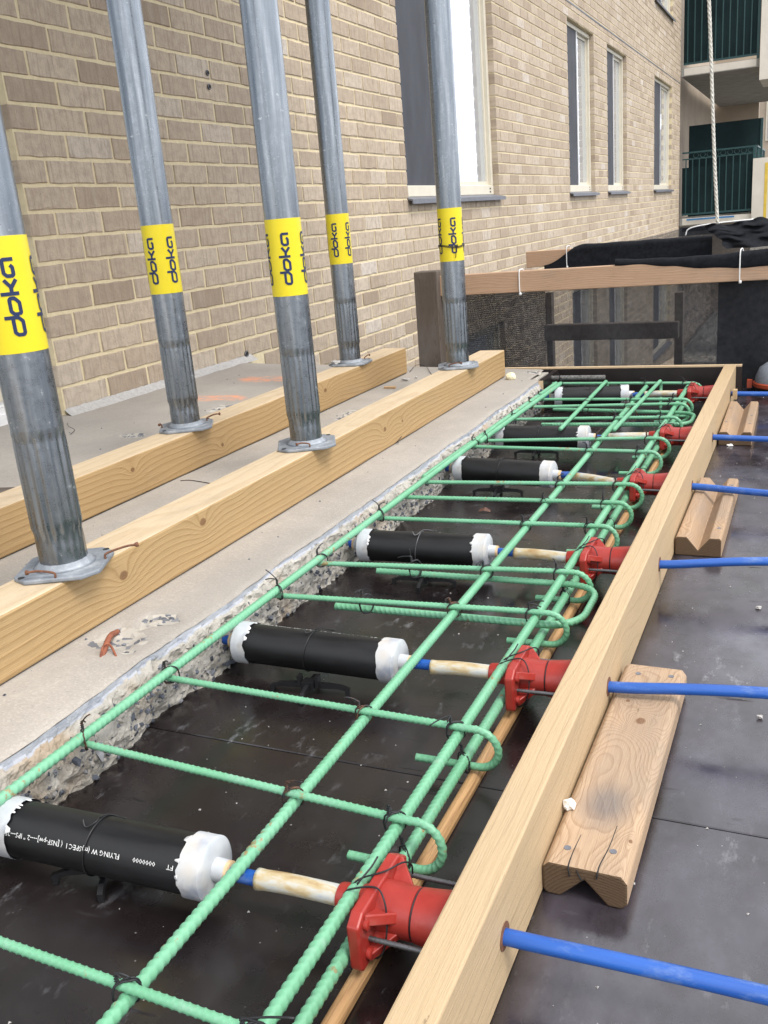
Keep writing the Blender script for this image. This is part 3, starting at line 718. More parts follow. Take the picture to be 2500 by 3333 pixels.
PR = [(-.977, .957, zb1, .45, 'nearest steel prop at the left edge of the frame with large yellow band', .12, (.012, 0)),
      (-1.354, 1.79, zb2, .55, 'steel prop on the back beam in front of the brick corner', .66, (0, 0)),
      (-.977, 1.70, zb1, .5, 'middle steel prop on the front beam with its band half turned', .0, (0, 0)),
      (-1.361, 2.71, zb2, .1, 'thin far steel prop on the back beam, stone on its plate', .9, (0, 0)),
      (-.984, 2.695, zb1, .35, 'far steel prop on the front beam with wire round its band', .23, (0, 0))]
for (x, y, zb, rot, lab, da, tl) in PR: prop(x, y, zb, rot, lab, cam_az(x, y) + da, tl)
# bent nails in the base plates
def nail(p, d, label, L=.045):
    d = Vector(d).normalized(); s = Vector((p[0], p[1], p[2]))
    P = [s, s + Vector((0, 0, .006)), s + Vector((0, 0, .009)) + d * .006, s + Vector((0, 0, .012)) + d * (L * .6), s + Vector((0, 0, .011)) + d * L]
    C = catmull([tuple(q) for q in P], 6); rr = np.full(len(C), .0017); rr[-2:] = .0036
    tag(tube('bent_nail', C, rr, 'rust', seg=8), label, 'nail')
nail((-.947, .905, zb1 + .007), (-.75, -.35, 0), 'bent rusty nail on the near edge of the nearest prop plate', .04)
nail((-.925, .985, zb1 + .007), (.45, .6, 0), 'bent rusty nail on the right corner of the nearest prop plate', .05)
nail((-.945, 1.655, zb1 + .007), (-.4, -.5, 0), 'rusty nail on the front of the middle prop plate', .03)
nail((-1.325, 1.835, zb2 + .007), (.5, .7, 0), 'bent rusty nail on the right of the back beam prop plate', .035)
nail((-1.40, 1.755, zb2 + .007), (.3, -.7, 0), 'rusty nail on the front left of the back beam prop plate', .02)
nail((-.995, 2.645, zb1 + .007), (.9, .1, 0), 'rusty nail lying on the far front prop plate', .04)
nail((-1.33, 2.755, zb2 + .007), (.5, .8, 0), 'rusty nail head on the far back prop plate', .02)

# ------------------------------------------------------------------ form boards
fb = MB().box(-.0182, .0182, -.6, 3.196, 0, .105).build('form_board', 'form_wood'); fb.location = (-.2307, 0, .0005)
bevel(fb, .002, 2); tag(fb, 'long pale timber edge form beside the blue rods', 'form board')
YT = [.614, 1.071, 1.514, 1.985, 2.43, 3.0]
for i, y in enumerate(YT):
    lathe('rod_hole', [(.0125, .0), (.0125, .0012)], 'rust', fb, 20, axis='X', loc=(.0178, y, .0495))
ef = tag(empty('end_form', (-.8, 3.21, .0)), 'dark film faced plywood end form with pale top edge', 'form board')
MB().box(-.62, .605, -.009, .009, 0, .0985).build('panel', 'ply_film_dark', ef)
MB().box(-.62, .605, -.0095, .0095, .0987, .104).build('top_edge', 'ply_edge', ef)
sf = tag(empty('box_out_form', (-.80, 3.0, 0)), 'small dark plywood box-out at the far slab corner', 'form board')
MB().box(-.008, .008, -.03, .17, .0, .1).build('side_panel', 'ply_film_dark', sf); MB().box(-.0075, .0085, -.0315, -.0305, .0, .1).build('side_panel_edge', 'ply_edge', sf)
MB().box(-.085, -.0085, -.02, -.006, .0, .098).build('front_panel', 'ply_film_dark', sf)
tag(lump('foam_lump', (-.905, 2.985, .112), .018, 'foam_cream', sq=(1, .8, .8), rough=.15), 'cream foam lump beside the box-out at the far slab corner', 'foam')

# batten lying in the pit along the board
prof = [(-.0075, 0), (.0085, 0), (.0085, .007), (.006, .0115), (.001, .013), (-.004, .0115), (-.0075, .007)]
st = prism_x(prof, -.5, 2.55, 'rounded_batten', 'strip_wood'); st.location = (-.336, 0, .0006); bevel(st, .0015, 2)
tag(st, 'brown rounded wooden batten lying on the deck under the green bars', 'batten')

# ------------------------------------------------------------------ reinforcing bars
ZC = .074; RC, RL, RU = .0044, .0063, .0053
def ribfun(r, pitch):
    h = r * .17
    def fn(s, p):
        hemi = np.where(p < np.pi, 1.0, -1.0)
        q = np.mod(p, np.pi) / np.pi
        ph = np.mod(s / pitch + 1.05 * q * hemi + np.where(hemi > 0, 0, .5), 1.0)
        tr = np.clip(1.4 - np.abs(ph - .5) / .15, 0, 1) * np.clip(np.sin(q * np.pi) * 2.2, 0, 1)
        lg = np.clip(1.25 - np.minimum(q, 1 - q) / .10, 0, 1)
        return h * np.maximum(tr, lg) - h * .3
    return fn
def bar(name, P, r, label, group, pitch=None, step=None, seg=14):
    pitch = pitch or r * 1.45; step = step or pitch / 7.0
    P = resample(P, step)
    v, f = sweep_vf(P, r, seg, rfun=ribfun(r, pitch)); o = mesh(name, v, f, 'epoxy_green', None, True)
    return tag(o, label, 'rebar', group)
def wob(P, amp, seed):
    P = np.array(P, float); return np.array([[x + amp * nz3((y * .9, seed, 0), 1.2), y, z + amp * .4 * nz3((y, seed, 5), 1.3)] for x, y, z in P])
def yline(x0, x1, y0, y1, z, seed):
    ys_ = np.arange(y0, y1, .08).tolist() + [y1]
    return wob([(x0 + (x1 - x0) * (y - y0) / (y1 - y0), y, z) for y in ys_], .003, seed)
GL = 'long green bars running along the slab edge'
bar('epoxy_rebar', yline(-.767, -.767, -.1, 2.35, ZC + RC + RL, 1), RL, 'green bar running along the broken slab edge in the foreground', GL)
bar('epoxy_rebar', yline(-.778, -.758, 1.86, 3.0, ZC + RC + RL, 2), RL, 'left of the paired green bars along the far slab edge', GL)
bar('epoxy_rebar', yline(-.757, -.742, 2.20, 3.0, ZC + RC + RL, 3), RL, 'right of the paired green bars along the far slab edge', GL)
bar('epoxy_rebar', yline(-.473, -.473, -.1, 3.06, ZC - RC - RL, 4), RL, 'long green bar down the middle of the mat, passing the pipe ends', GL)
bar('epoxy_rebar', yline(-.354, -.343, -.1, 3.06, ZC - RC - RL, 5), RL, 'long upper green bar lying against the red anchors', GL)
bar('epoxy_rebar', yline(-.3455, -.342, -.1, 2.98, .0325, 6), RL, 'long lower green bar inside the hooks beside the wooden batten', GL)
CB = [(.447, .437, 0), (.7285, .7070, 0), (.8985, .8872, 0), (1.190, 1.2235, 0), (1.338, 1.3894, 0), (1.597, 1.6236, 0), (1.741, 1.7711, 0), (1.857, 1.9003, 0),
      (2.187, 2.1754, 0), (2.247, 2.3099, 0), (2.503, 2.5493, 0), (2.673, 2.7273, 0), (2.790, 2.7939, 0), (3.058, 3.0511, 0)]
def hook(i, ya, yb):
    zr = .0218; rad = (ZC - zr) / 2; xb = -.329
    P = [(-.784, ya, ZC), (-.354, yb, ZC)]
    lean = random.uniform(-.006, .012); cx = xb
    for a_ in np.linspace(90, -90, 19):
        P.append((cx + rad * math.cos(R_(a_)), yb + lean * (1 - math.sin(R_(a_))) * .5, ZC - rad + rad * math.sin(R_(a_))))
    P.append((-.402 + random.uniform(-.008, .008), yb + lean, zr - .001)); return P
for i, (ya, yb, _) in enumerate(CB):
    bar('hooked_rebar', hook(i, ya, yb), RC, 'green cross bar with hooked end, %s from the front' % ORD[i], 'green hooked cross bars', pitch=.0075)
def ubar(pts, label):
    a0, a1, b1_, b0 = [np.array(q) for q in pts]        # straight legs a0->a1 and b1->b0 with a bend between
    d = a1 - a0; d /= np.linalg.norm(d); rad = np.linalg.norm(a1 - b1_) / 2
    P = [a0, a1]; n = np.array([d[0], d[1], 0]); sd_ = (b1_ - a1) / (2 * rad)
    rc = rad * .62
    for t in np.linspace(0, 90, 9): P.append(a1 + n * rc * math.sin(R_(t)) + sd_ * rc * (1 - math.cos(R_(t))))
    for t in np.linspace(0, 90, 9): P.append(b1_ + n * rc * math.cos(R_(t)) - sd_ * rc * (1 - math.sin(R_(t))))
    P += [b0]
    bar('hairpin_rebar', P, RU, label, 'green hairpin bars', pitch=.0085)
zu = ZC - RC - 2 * RL - RU
ubar([(-.679, 1.380, zu), (-.337, 1.391, zu), (-.337, 1.2305, zu), (-.681, 1.220, zu)], 'thick green hairpin bar between the second and third pipes')
ubar([(-.704, 2.751, zu), (-.330, 2.712, zu), (-.330, 2.560, zu), (-.685, 2.538, zu)], 'thick green hairpin bar near the far end of the mat')
zf = ZC + RC + RU
for (xa, xb, lab, drop) in ((-.585, -.600, 'short green bar laid lengthwise over the far cross bars, left one', .02), (-.446, -.428, 'short green bar laid lengthwise over the far cross bars, right one', .045)):
    P = [(xa, 2.352, zf), (xb, 3.03, zf)] + [(xb, 3.03 + .022 * math.sin(R_(t)), zf - .022 * (1 - math.cos(R_(t)))) for t in np.linspace(10, 150, 9)]
    P.append((xb + .002, P[-1][1] - .012, P[-1][2] - drop)); bar('hooked_rebar', P, RU, lab, 'short lengthwise bars')
for (x0, x1, y, z, lab) in ((-.783, -.612, 3.085, .088, 'bare grey ribbed bar stub by the end form, upper one'), (-.76, -.577, 3.10, .062, 'bare grey ribbed bar stub behind the farthest pipe, lower one')):
    P = resample([(x0 - .03, y, z), (x1, y, z)], .0016); v, f = sweep_vf(P, .0078, 14, rfun=ribfun(.011, .011)); tag(mesh('bare_rebar', v, f, 'bare_rebar', None, True), lab, 'rebar')

# ------------------------------------------------------------------ tie wires
def tie(c, label, ra=.0118, diag=1, tail=(0, 0), rust=False, wr=.00095):
    mb = MB(); c = np.array(c)
    d = np.array([1, diag, 0]) / math.sqrt(2); up = np.array([0, 0, 1.])
    for k in range(2):
        n_ = 30; P = []
        tw = random.uniform(-.3, .3); dd = np.array([math.cos(tw) * d[0] - math.sin(tw) * d[1], math.sin(tw) * d[0] + math.cos(tw) * d[1], 0])
        off = np.cross(dd, up) * (.0012 if k else -.0012) + np.array([0, 0, 0])
        for t in range(n_ + 1):
            a_ = 2 * math.pi * t / n_; ca, sa = math.cos(a_), math.sin(a_)
            P.append(c + off + dd * .0112 * math.copysign(abs(ca) ** .75, ca) + up * ra * math.copysign(abs(sa) ** .8, sa) + rng.normal(0, .0003, 3))
        mb.add(*sweep_vf(P, wr, 6))
    b0 = c + up * ra * .9 - d * .006; ta = random.uniform(0, 6.28); hd = np.array([math.cos(ta), math.sin(ta), .35])
    for k in range(2):
        P = []
        for t in np.linspace(0, 1, 14):
            r2 = .0012; a_ = t * 12 + k * math.pi
            P.append(b0 + up * .010 * t + np.array([r2 * math.cos(a_), r2 * math.sin(a_), 0]))
        e = P[-1]; h2 = hd + rng.normal(0, .45, 3); Ln = random.uniform(.006, .022)
        for t in (.35, .7, 1): P.append(e + h2 * Ln * t + up * (.004 * t - .006 * t * t))
        mb.add(*sweep_vf(catmull(P, 2), wr, 6))
    o = mb.build('tie_wire', 'wire_black', None, True); tag(o, label, 'tie wire', 'tie wires on the green bars'); return o
for i, (ya, yb, _) in enumerate(CB):
    yat = lambda x: ya + (yb - ya) * min(1, (x + .784) / .43)
    if i not in (0, 6, 7): tie((-.767 if i < 9 else -.755, yat(-.767), ZC + .0055), 'wire tie at the slab edge bar on the %s cross bar' % ORD[i], diag=-1 if i % 2 else 1)
    tie((-.473, yat(-.473), ZC - .0055), 'wire tie at the middle bar on the %s cross bar' % ORD[i], diag=1)
    tie((-.353, yat(-.353), ZC - .0055), 'wire tie at the upper anchor bar on the %s cross bar' % ORD[i], diag=1)
    if i in (1, 2, 4, 6): tie((-.345, yb, .0275), 'wire tie at the lower anchor bar on the hook of the %s cross bar' % ORD[i], diag=-1)
for (x, y, s) in ((-.60, 1.369, 'front of the third pipe'), (-.62, 1.211, 'back of the second pipe'), (-.595, 2.70, 'left far lengthwise bar'), (-.44, 2.60, 'right far lengthwise bar')):
    tie((x, y, ZC - .008), 'wire tie round paired bars at the %s' % s, .016)

# ------------------------------------------------------------------ pipe sleeves, anchors, strands, chairs
def text_mb(txt, size):
    cu = bpy.data.curves.new('t', 'FONT'); cu.body = txt; cu.size = size; cu.resolution_u = 1
    o = bpy.data.objects.new('t', cu); COL.objects.link(o); dg = bpy.context.evaluated_depsgraph_get(); me = o.evaluated_get(dg).to_mesh()
    V = np.array([q.co[:2] for q in me.vertices]); Fc = [tuple(p.vertices) for p in me.polygons]
    o.evaluated_get(dg).to_mesh_clear(); bpy.data.objects.remove(o); bpy.data.curves.remove(cu); return V, Fc
PIPE_R = .0295
# axis ends (x,y) of each pipe at z
PX = [(-.752, .5985, -.518, .6085), (-.752, 1.0667, -.515, 1.0668), (-.755, 1.5068, -.530, 1.519), (-.757, 2.059, -.539, 2.039), (-.759, 2.4003, -.535, 2.404), (-.735, 2.9535, -.532, 2.9865)]
PIPE_POS = ['nearest black pipe sleeve in the lower left corner', 'second black pipe sleeve from the front, by the chipped slab', 'third black pipe sleeve from the front', 'fourth black pipe sleeve from the front', 'fifth black pipe sleeve from the front', 'farthest black pipe sleeve by the end form']
for i, (xa, ya, xb, yb) in enumerate(PX):
    ang = math.atan2(yb - ya, xb - xa); Ln = math.hypot(xb - xa, yb - ya)
    t = tag(empty('pipe_sleeve', (xa, ya, .050)), PIPE_POS[i] + ' with white end caps', 'pipe', 'black pipe sleeves over the tendons')
    t.rotation_euler = (random.uniform(-.3, .3) if i else 0, 0, ang)
    pp = lathe('pipe', [(PIPE_R - .004, 0), (PIPE_R, 0), (PIPE_R, Ln * .5), (PIPE_R, Ln), (PIPE_R - .004, Ln)], 'pipe_black', t, 40, 'X')
    rc = PIPE_R + .0022
    for e in (0, 1):
        s = -1 if e == 0 else 1; x0 = 0 if e == 0 else Ln
        # ragged inner lip of the cap
        def rf(k, a_, e=e): return .0
        seg = 40; prof = [(rc, -.0105), (rc, -.003), (rc, .012), (rc - .003, .0145), (.012, .0145), (.0115, .0145), (.0105, .030), (.0085, .030)]
        v = []; f = []
        for k, (r2, h) in enumerate(prof):
            for j in range(seg):
                a_ = 2 * math.pi * j / seg; hh = h
                if k == 0: hh = h + .0035 * nz3((math.cos(a_) * 1.3 + i * 5, math.sin(a_) * 1.3, e * 7), 1.7) + .0018 * nz3((math.cos(a_) * 3 + i, math.sin(a_) * 3, e), 2.6)
                v.append((x0 + s * hh, r2 * math.cos(a_), r2 * math.sin(a_)))
        for k in range(len(prof) - 1):
            for j in range(seg):
                j2 = (j + 1) % seg; q = (k * seg + j, k * seg + j2, (k + 1) * seg + j2, (k + 1) * seg + j); f.append(q if s > 0 else q[::-1])
        o = mesh('end_cap', v, f, 'cap_plastic', t, True); m = o.modifiers.new('split', 'EDGE_SPLIT'); m.split_angle = R_(45)
        lathe('cap_collar', [(.0107, 0), (.0107, .013), (.009, .014)] if s > 0 else [(.009, -.014), (.0107, -.013), (.0107, 0)], 'collar_stained', o, 24, 'X', loc=(x0 + s * .018, 0, 0))
        # torn white tape curling at the lip
        mb = MB()
        for j in range(5):
            a_ = random.uniform(.2, 3.0); w_ = random.uniform(.05, .16); hl = random.uniform(.002, .006); q = []
            for tt in np.linspace(0, 1, 4):
                for uu in (-1, 1): q.append((x0 - s * (.0095 + hl * tt), (rc + .0003 - .0012 * tt) * math.cos(a_ + uu * w_ * (1 - .6 * tt)), (rc + .0003 - .0012 * tt) * math.sin(a_ + uu * w_ * (1 - .6 * tt))))
            mb.add(q, [(2 * k, 2 * k + 1, 2 * k + 3, 2 * k + 2) for k in range(3)])
        so_ = stuff(mb.build('torn_tape', 'torn_tape', o, True)); so_.modifiers.new('th', 'SOLIDIFY').thickness = .0006
    # wire wrapped round the pipe
    n_ = 40; P = [(Ln * .47 + .004 * math.sin(2 * math.pi * k / n_), (PIPE_R + .001) * math.cos(2 * math.pi * k / n_), (PIPE_R + .001) * math.sin(2 * math.pi * k / n_)) for k in range(n_ + 1)]
    mb = MB().add(*sweep_vf(P, .0009, 6))
    tp_ = np.array([Ln * .47, .004, PIPE_R + .001])
    mb.add(*sweep_vf(catmull([tp_, tp_ + [.004, -.008, .002], tp_ + [-.004, -.016, -.001], tp_ + [-.010, -.012, .005]], 6), .0009, 6))
    mb.add(*sweep_vf(catmull([tp_, tp_ + [.010, .004, .003], tp_ + [.024, .006, .001], tp_ + [.032, .004, .002]], 6), .0009, 6))
    mb.build('wire_wrap', 'wire_grey' if i == 2 else 'plastic_black', t, True)
    # printed text
    if i in (0, 1, 5):
        txt = {0: '25---"2" IPS ----2" IPS---- [NSF-pw] (  I SPEC (m) W FLYING', 1: '- - FLYING W SPEC I 2" IPS - - - - - - 25', 5: '(NSF-pw)-2" IPS---- FLYING W   x  CS'}[i]
        jobs = [(txt, .0052, math.radians({0: 30, 1: 96, 5: 2}[i]), i == 0)]
        if i == 0: jobs = [('FLYING W (m)SPEC I  ( [NSF-pw]----2 " IPS---25', .0072, R_(33), True), ('FT      0000000', .0066, R_(33), True)]
        for q, (tx, sz, a0, flip) in enumerate(jobs):
            V, Fc = text_mb(tx, sz); V = V - np.array([V[:, 0].min(), 0])
            if flip:                              # upside down seen from the camera: reads from the right end to the left
                st_ = Ln * (.66 if q == 0 else .93); wid = V[:, 0].max(); sc = (Ln * .62 / wid if q == 0 else Ln * .20 / wid)
                X = st_ - V[:, 0] * sc; A = a0 + V[:, 1] / PIPE_R
            else:
                wid = V[:, 0].max(); sc = Ln * .82 / wid; X = Ln * .08 + V[:, 0] * sc; A = a0 + V[:, 1] / PIPE_R
            # angle measured from -y (towards the camera) upward
            th = -math.pi + 0 * A; 
            RR = PIPE_R + .0004
            if flip: ph = -A
            else: ph = A
            # point on the pipe: camera side is -y
            vs = np.c_[X, -RR * np.cos(A if not flip else -(a0 + V[:, 1] / PIPE_R) + 2 * a0), RR * np.sin(A if not flip else 2 * a0 - (a0 + V[:, 1] / PIPE_R))]
            fs = Fc
            mesh('printed_text', vs, fs, 'print_white', pp)
# strands and anchors
RODX = [(.0, .6195, .050), (.0, 1.088, .060), (.0, 1.535, .063), (.0, 1.955, .046), (.0, 2.43, .045), (.0, 3.0, .047)]
ANAME = ['nearest', 'second', 'third', 'fourth', 'fifth', 'farthest']
for i, yt in enumerate(YT):
    xa, ya, xb, yb = PX[i]
    P = [(-.86, ya - .002, .050), (xa, ya, .050), (xb, yb, .050), (xb + .030, yb, .050), (xb + .066, yb + .001, .050), ((xb + .066) * .5 - .366 * .5, (yb + yt) / 2, .0505), (-.366, yt, .050), (-.33, yt, .050), (-.2125, yt, .0495), (RODX[i][0], RODX[i][1], RODX[i][2]), (.5, RODX[i][1] + (RODX[i][1] - yt) * 1.5, RODX[i][2] + (RODX[i][2] - .0495) * .8 - .006)]
    tag(tube('tendon_strand', catmull(P, 10), .0073, 'sheath_blue', seg=16), 'blue sheathed rod through the form board, %s one' % ANAME[i], 'rod', 'blue sheathed rods through the edge form')
    t = tag(empty('tendon_anchor', (-.33, yt, .050)), 'red plastic anchor against the form board, %s one' % ANAME[i], 'anchor', 'red anchors along the edge form')
    t.rotation_euler = (random.uniform(-.07, .07), random.uniform(-.02, .02), random.uniform(-.035, .035)) if i else (0, 0, 0)
    # plate with clipped corners in the y-z plane
    hy, hz, c1 = .054, .0275, .010
    pf = [(-hy + .003, -hz), (hy - .014, -hz), (hy, -hz + .012), (hy, hz - .012), (hy - .016, hz), (-hy + .012, hz), (-hy, hz - .008), (-hy, -hz + .004)]
    n = len(pf); v = [(-.006, a_, b_) for a_, b_ in pf] + [(.006, a_, b_) for a_, b_ in pf]
    f = [tuple(range(n)), tuple(range(2 * n - 1, n - 1, -1))] + [((k + 1) % n, k, n + k, n + (k + 1) % n) for k in range(n)]
    bevel(mesh('plate', v, f, 'anchor_red', t), .0022, 2)
    bo = lathe('barrel', [(.0245, .004), (.0245, .012), (.0235, .028), (.0235, .0375), (.0222, .0382), (.0222, .0395), (.0240, .0402), (.0255, .055), (.0285, .0805), (.006, .081)], 'anchor_red', t, 40, 'X')
    tube('seal_wire', [(.0389, .0226 * math.cos(a_), .0226 * math.sin(a_)) for a_ in np.linspace(0, 6.2832, 33)], .0009, 'wire_black', bo, 6)
    lathe('nozzle', [(.0118, -.040), (.0128, -.038), (.0145, -.020), (.0185, -.006)], 'anchor_red', t, 32, 'X')
    for (y0, z0) in ((-.040, .019), (.038, .019), (-.040, -.019), (.038, -.019)):
        sgn = 1 if y0 > 0 else -1; u = np.array([y0, z0]); u /= np.linalg.norm(u); pn = np.array([-u[1], u[0]]) * .0048
        e0, e1 = u * .047, u * .019
        if abs(e0[1]) > .026: e0 = e0 * .026 / abs(e0[1])
        q = []
        for (ee, xx) in ((e0, .0055), (e0, .0085), (e1, .030), (e1, .0055)):
            q.append((xx, *(ee + pn))); q.append((xx, *(ee - pn)))
        f = [(0, 2, 4, 6), (1, 7, 5, 3), (0, 1, 3, 2), (2, 3, 5, 4), (4, 5, 7, 6), (6, 7, 1, 0)]
        rb = bevel(mesh('rib', q, f, 'anchor_red', t), .0012, 2)
        lathe('boss', [(.0052, .0), (.0052, .0035), (.0042, .0042)], 'anchor_red', rb, 18, 'X', loc=(.0062, y0 * 1.02, z0 * .8))
    # ridge on top of the plate
    v = [(-.006, .030, .026), (.006, .030, .026), (-.006, .052, .014), (.006, .052, .014), (-.004, .046, .040), (.003, .046, .040), (-.004, .051, .038), (.003, .051, .038)]
    # long steel nails from the plate to the board
    for (y0, z0, s) in ((-.036, -.004, 0), (.040, .006, 1)):
        P = resample([(.004, y0, z0), (.082, y0 + .002, z0 - .001)], .0014); vv, ff = sweep_vf(P, .0024, 10, rfun=ribfun(.003, .0045)); mesh('fixing_nail', vv, ff, 'wire_grey', t, True)
    # stained plastic tube towards the pipe
    T0 = np.array([xb + .062 - (-.33), yb - yt + .001, .0]); T1 = np.array([-.036, 0, 0])
    Pm = catmull([T0, T0 * .66 + T1 * .34 + [0, 0, .0015], T0 * .3 + T1 * .7 + [0, 0, .001], T1], 8); rr = np.full(len(Pm), .0098); rr[0] = .0106; rr[1] = .0102
    tube('plastic_tube', Pm, rr, 'stained_tube', t, 20)
    # tie wire lashing the plate to the bar
    bx = -.354 + .011 * (yt + .1) / 3.16 + .33
    P = catmull([(bx - .008, -.010, .0135), (bx, -.012, .0215), (.004, -.012, .0300), (.016, -.020, .024), (.020, -.028, .004), (.017, -.034, -.018), (.004, -.030, -.0305), (-.012, -.018, -.022), (bx + .002, -.012, .004), (bx - .008, -.010, .0135)], 7)
    mb = MB().add(*sweep_vf(P, .0009, 6))
    P = catmull([(bx - .007, -.006, .011), (bx + .002, .001, .0222), (.004, .010, .0305), (.014, .026, .030), (.018, .036, .022), (.017, .040, .008)], 7); mb.add(*sweep_vf(P, .0009, 6))
    P = catmull([(bx + .004, -.006, .023), (bx + .008, -.001, .028), (bx + .012, .010, .032), (bx + .014, .02, .036)], 5); mb.add(*sweep_vf(P, .0009, 6))
    mb.build('lashing_wire', 'wire_black' , t, True)
# black plastic bar chairs under the pipes
def chair(x, y, rot, label, h=.021):
    t = tag(empty('bar_chair', (x, y, .0)), label, 'bar chair', 'black plastic chairs under the pipe sleeves'); t.rotation_euler = (0, 0, rot)
    for k in range(4):
        a_ = k * math.pi / 2; ln = .058 if k % 2 == 0 else .036
        prof = [(.006, .010), (ln * .75, .0105), (ln - .004, .0085), (ln - .003, .0005), (ln + .002, .0005), (ln + .003, .0115), (ln * .8, .0165), (.008, .019)]
        n = len(prof); v = [(r_, -.003, z) for r_, z in prof] + [(r_, .003, z) for r_, z in prof]
        f = [tuple(range(n)), tuple(range(2 * n - 1, n - 1, -1))] + [((i + 1) % n, i, n + i, n + (i + 1) % n) for i in range(n)]
        cs, sn = math.cos(a_), math.sin(a_); v = [(p[0] * cs - p[1] * sn, p[0] * sn + p[1] * cs, p[2]) for p in v]
        mesh('leg', v, f, 'plastic_black', t)
    q = MB(); q.box(-.009, .009, -.009, .009, .008, h); q.box(-.016, -.011, -.006, .006, .012, h + .008); q.box(.011, .016, -.006, .006, .012, h + .008); q.build('saddle', 'plastic_black', t)
for i, (x, y, rot) in enumerate([(-.648, .612, .45), (-.632, 1.066, .15), (-.62, 1.45, .1), (-.655, 2.05, .08), (-.66, 2.401, .05)]):
    chair(x, y - (.035 if i in (1, 3) else 0) - (.0 if i != 4 else .02), rot, 'black plastic bar chair under the %s pipe sleeve' % ANAME[i])

# ------------------------------------------------------------------ V-grooved timber blocks
def vblock(loc, L_, flip, rot, label, screws):
    w_, h = .041, .037
    if flip: pf = [(-w_ + .004, 0), (-.024, 0), (.0, .024), (.022, 0), (w_ - .006, 0), (w_, .006), (w_, h - .008), (w_ - .006, h), (-w_ + .006, h), (-w_, h - .006), (-w_, .004)]
    else: pf = [(-w_, 0), (w_, 0), (w_, h - .004), (w_ - .003, h), (.020, h), (.0, .012), (-.020, h), (-w_ + .003, h), (-w_, h - .004)]
    o = prism_x(pf, 0, L_, 'grooved_block', 'block_wood'); o.location = loc; o.rotation_euler = (0, 0, rot); bevel(o, .0022, 2, 25)
    tag(o, label, 'timber block', 'grooved timber blocks beside the edge form')
    for (x, y) in screws:
        s = lathe('screw', [(.0036, h - .0005), (.0036, h + .0005), (.002, h + .0002)], 'sill_grey', o, 12, loc=(x, y, 0))
    return o
bk1 = vblock((-.1705, .7335, .0005), .432, True, -.006, 'brown timber block turned groove down, nearest one', [(-.022, .026), (.021, .034), (-.018, .405), (.024, .408)])
bk2 = vblock((-.1690, 1.695, .0005), .405, False, -.004, 'brown timber block with open groove on top, middle one', [(.031, .06), (.031, .35)])
bk3 = vblock((-.166, 2.543, .0005), .40, False, .01, 'brown timber block with open groove on top, farthest one', [(.031, .1), (.031, .2), (-.031, .12), (-.031, .3)])
wood_mat('block_wood_near', (.46, .325, .21), (.32, .205, .12), 420, (.004, 0, -.045), along=2.2, warp=.012, grey=.32, rough=.72, knots=((.005, .285, .037, .016), (-.018, .33, .037, .007), (.034, .055, .037, .006)), stain=(.0, .11, .037, .055))
bk1.data.materials[0] = M['block_wood_near']
for (P) in ([(.012, -.0006, .030), (.013, -.0006, .0366), (.013, .012, .0372), (.016, .04, .0372), (.017, .075, .0371)], [(-.014, -.0006, .026), (-.015, -.0006, .0366), (-.0155, .02, .0372), (-.014, .05, .0371)], [(-.002, -.0007, .024), (-.006, -.0007, .031), (-.007, -.0007, .035)]):
    tube('drying_crack', catmull(P, 6), np.linspace(.0009, .0003, len(catmull(P, 6))), 'room_dark', bk1, 6)
wood_mat('end_grain', (.13, .085, .05), (.07, .043, .024), 300, (.01, 0, -.03), warp=.004, rough=.9)
for q in (bk1, bk2, bk3):
    q.data.materials.append(M['end_grain']); q.data.polygons[0].material_index = 1; q.data.polygons[1].material_index = 1
tag(MB().box(-.006, .006, -.012, .012, 0, .028).build('wooden_wedge', 'form_wood'), 'small wooden wedge at the farthest blue rod', 'wedge').location = (-.199, 2.985, .037)

# ------------------------------------------------------------------ guard rail, netting, background timber
PO = bevel(MB().box(-.046, .046, -.04, .04, -.55, .352).build('guard_post', 'old_wood'), .004, 2); PO.location = (-1.31, 3.32, .10); PO.rotation_euler = (0, R_(.4), 0)
tag(PO, 'weathered grey timber post standing at the brick wall', 'post')
p2 = bevel(MB().box(-.012, .022, -.03, .06, -.042, .042).build('rail_stub', 'rail_wood'), .006, 2); p2.location = (-1.255, 3.37, .305); tag(p2, 'short brown rail end beside the weathered post', 'rail')
def rail(xa, xb, y, z0, z1, za, zb, label, mat='rail_wood', th=.019, yb=None):
    yb = y if yb is None else yb
    v = [(xa, y - th, z0), (xb, yb - th, za), (xb, yb + th, za), (xa, y + th, z0), (xa, y - th, z1), (xb, yb - th, zb), (xb, yb + th, zb), (xa, y + th, z1)]
    c = np.mean(np.array(v), 0); o = mesh('guard_rail', np.array(v) - c, box_vf(0, 1, 0, 1, 0, 1)[1], mat); o.location = c; bevel(o, .003, 2); return tag(o, label, 'rail')
rail(-1.27, .9, 3.33, .358, .432, .362, .436, 'brown timber guard rail with zip ties above the black netting')
rail(-1.33, -.60, 4.75, .357, .437, .375, .437, 'second timber rail end with netting draped over it')
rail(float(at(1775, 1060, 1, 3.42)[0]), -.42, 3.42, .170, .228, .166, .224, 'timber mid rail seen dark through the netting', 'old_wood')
rail(-.80, .8, 6.5, .395, .447, .395, .447, 'far top rail wrapped in black netting', 'net_solid', .03)
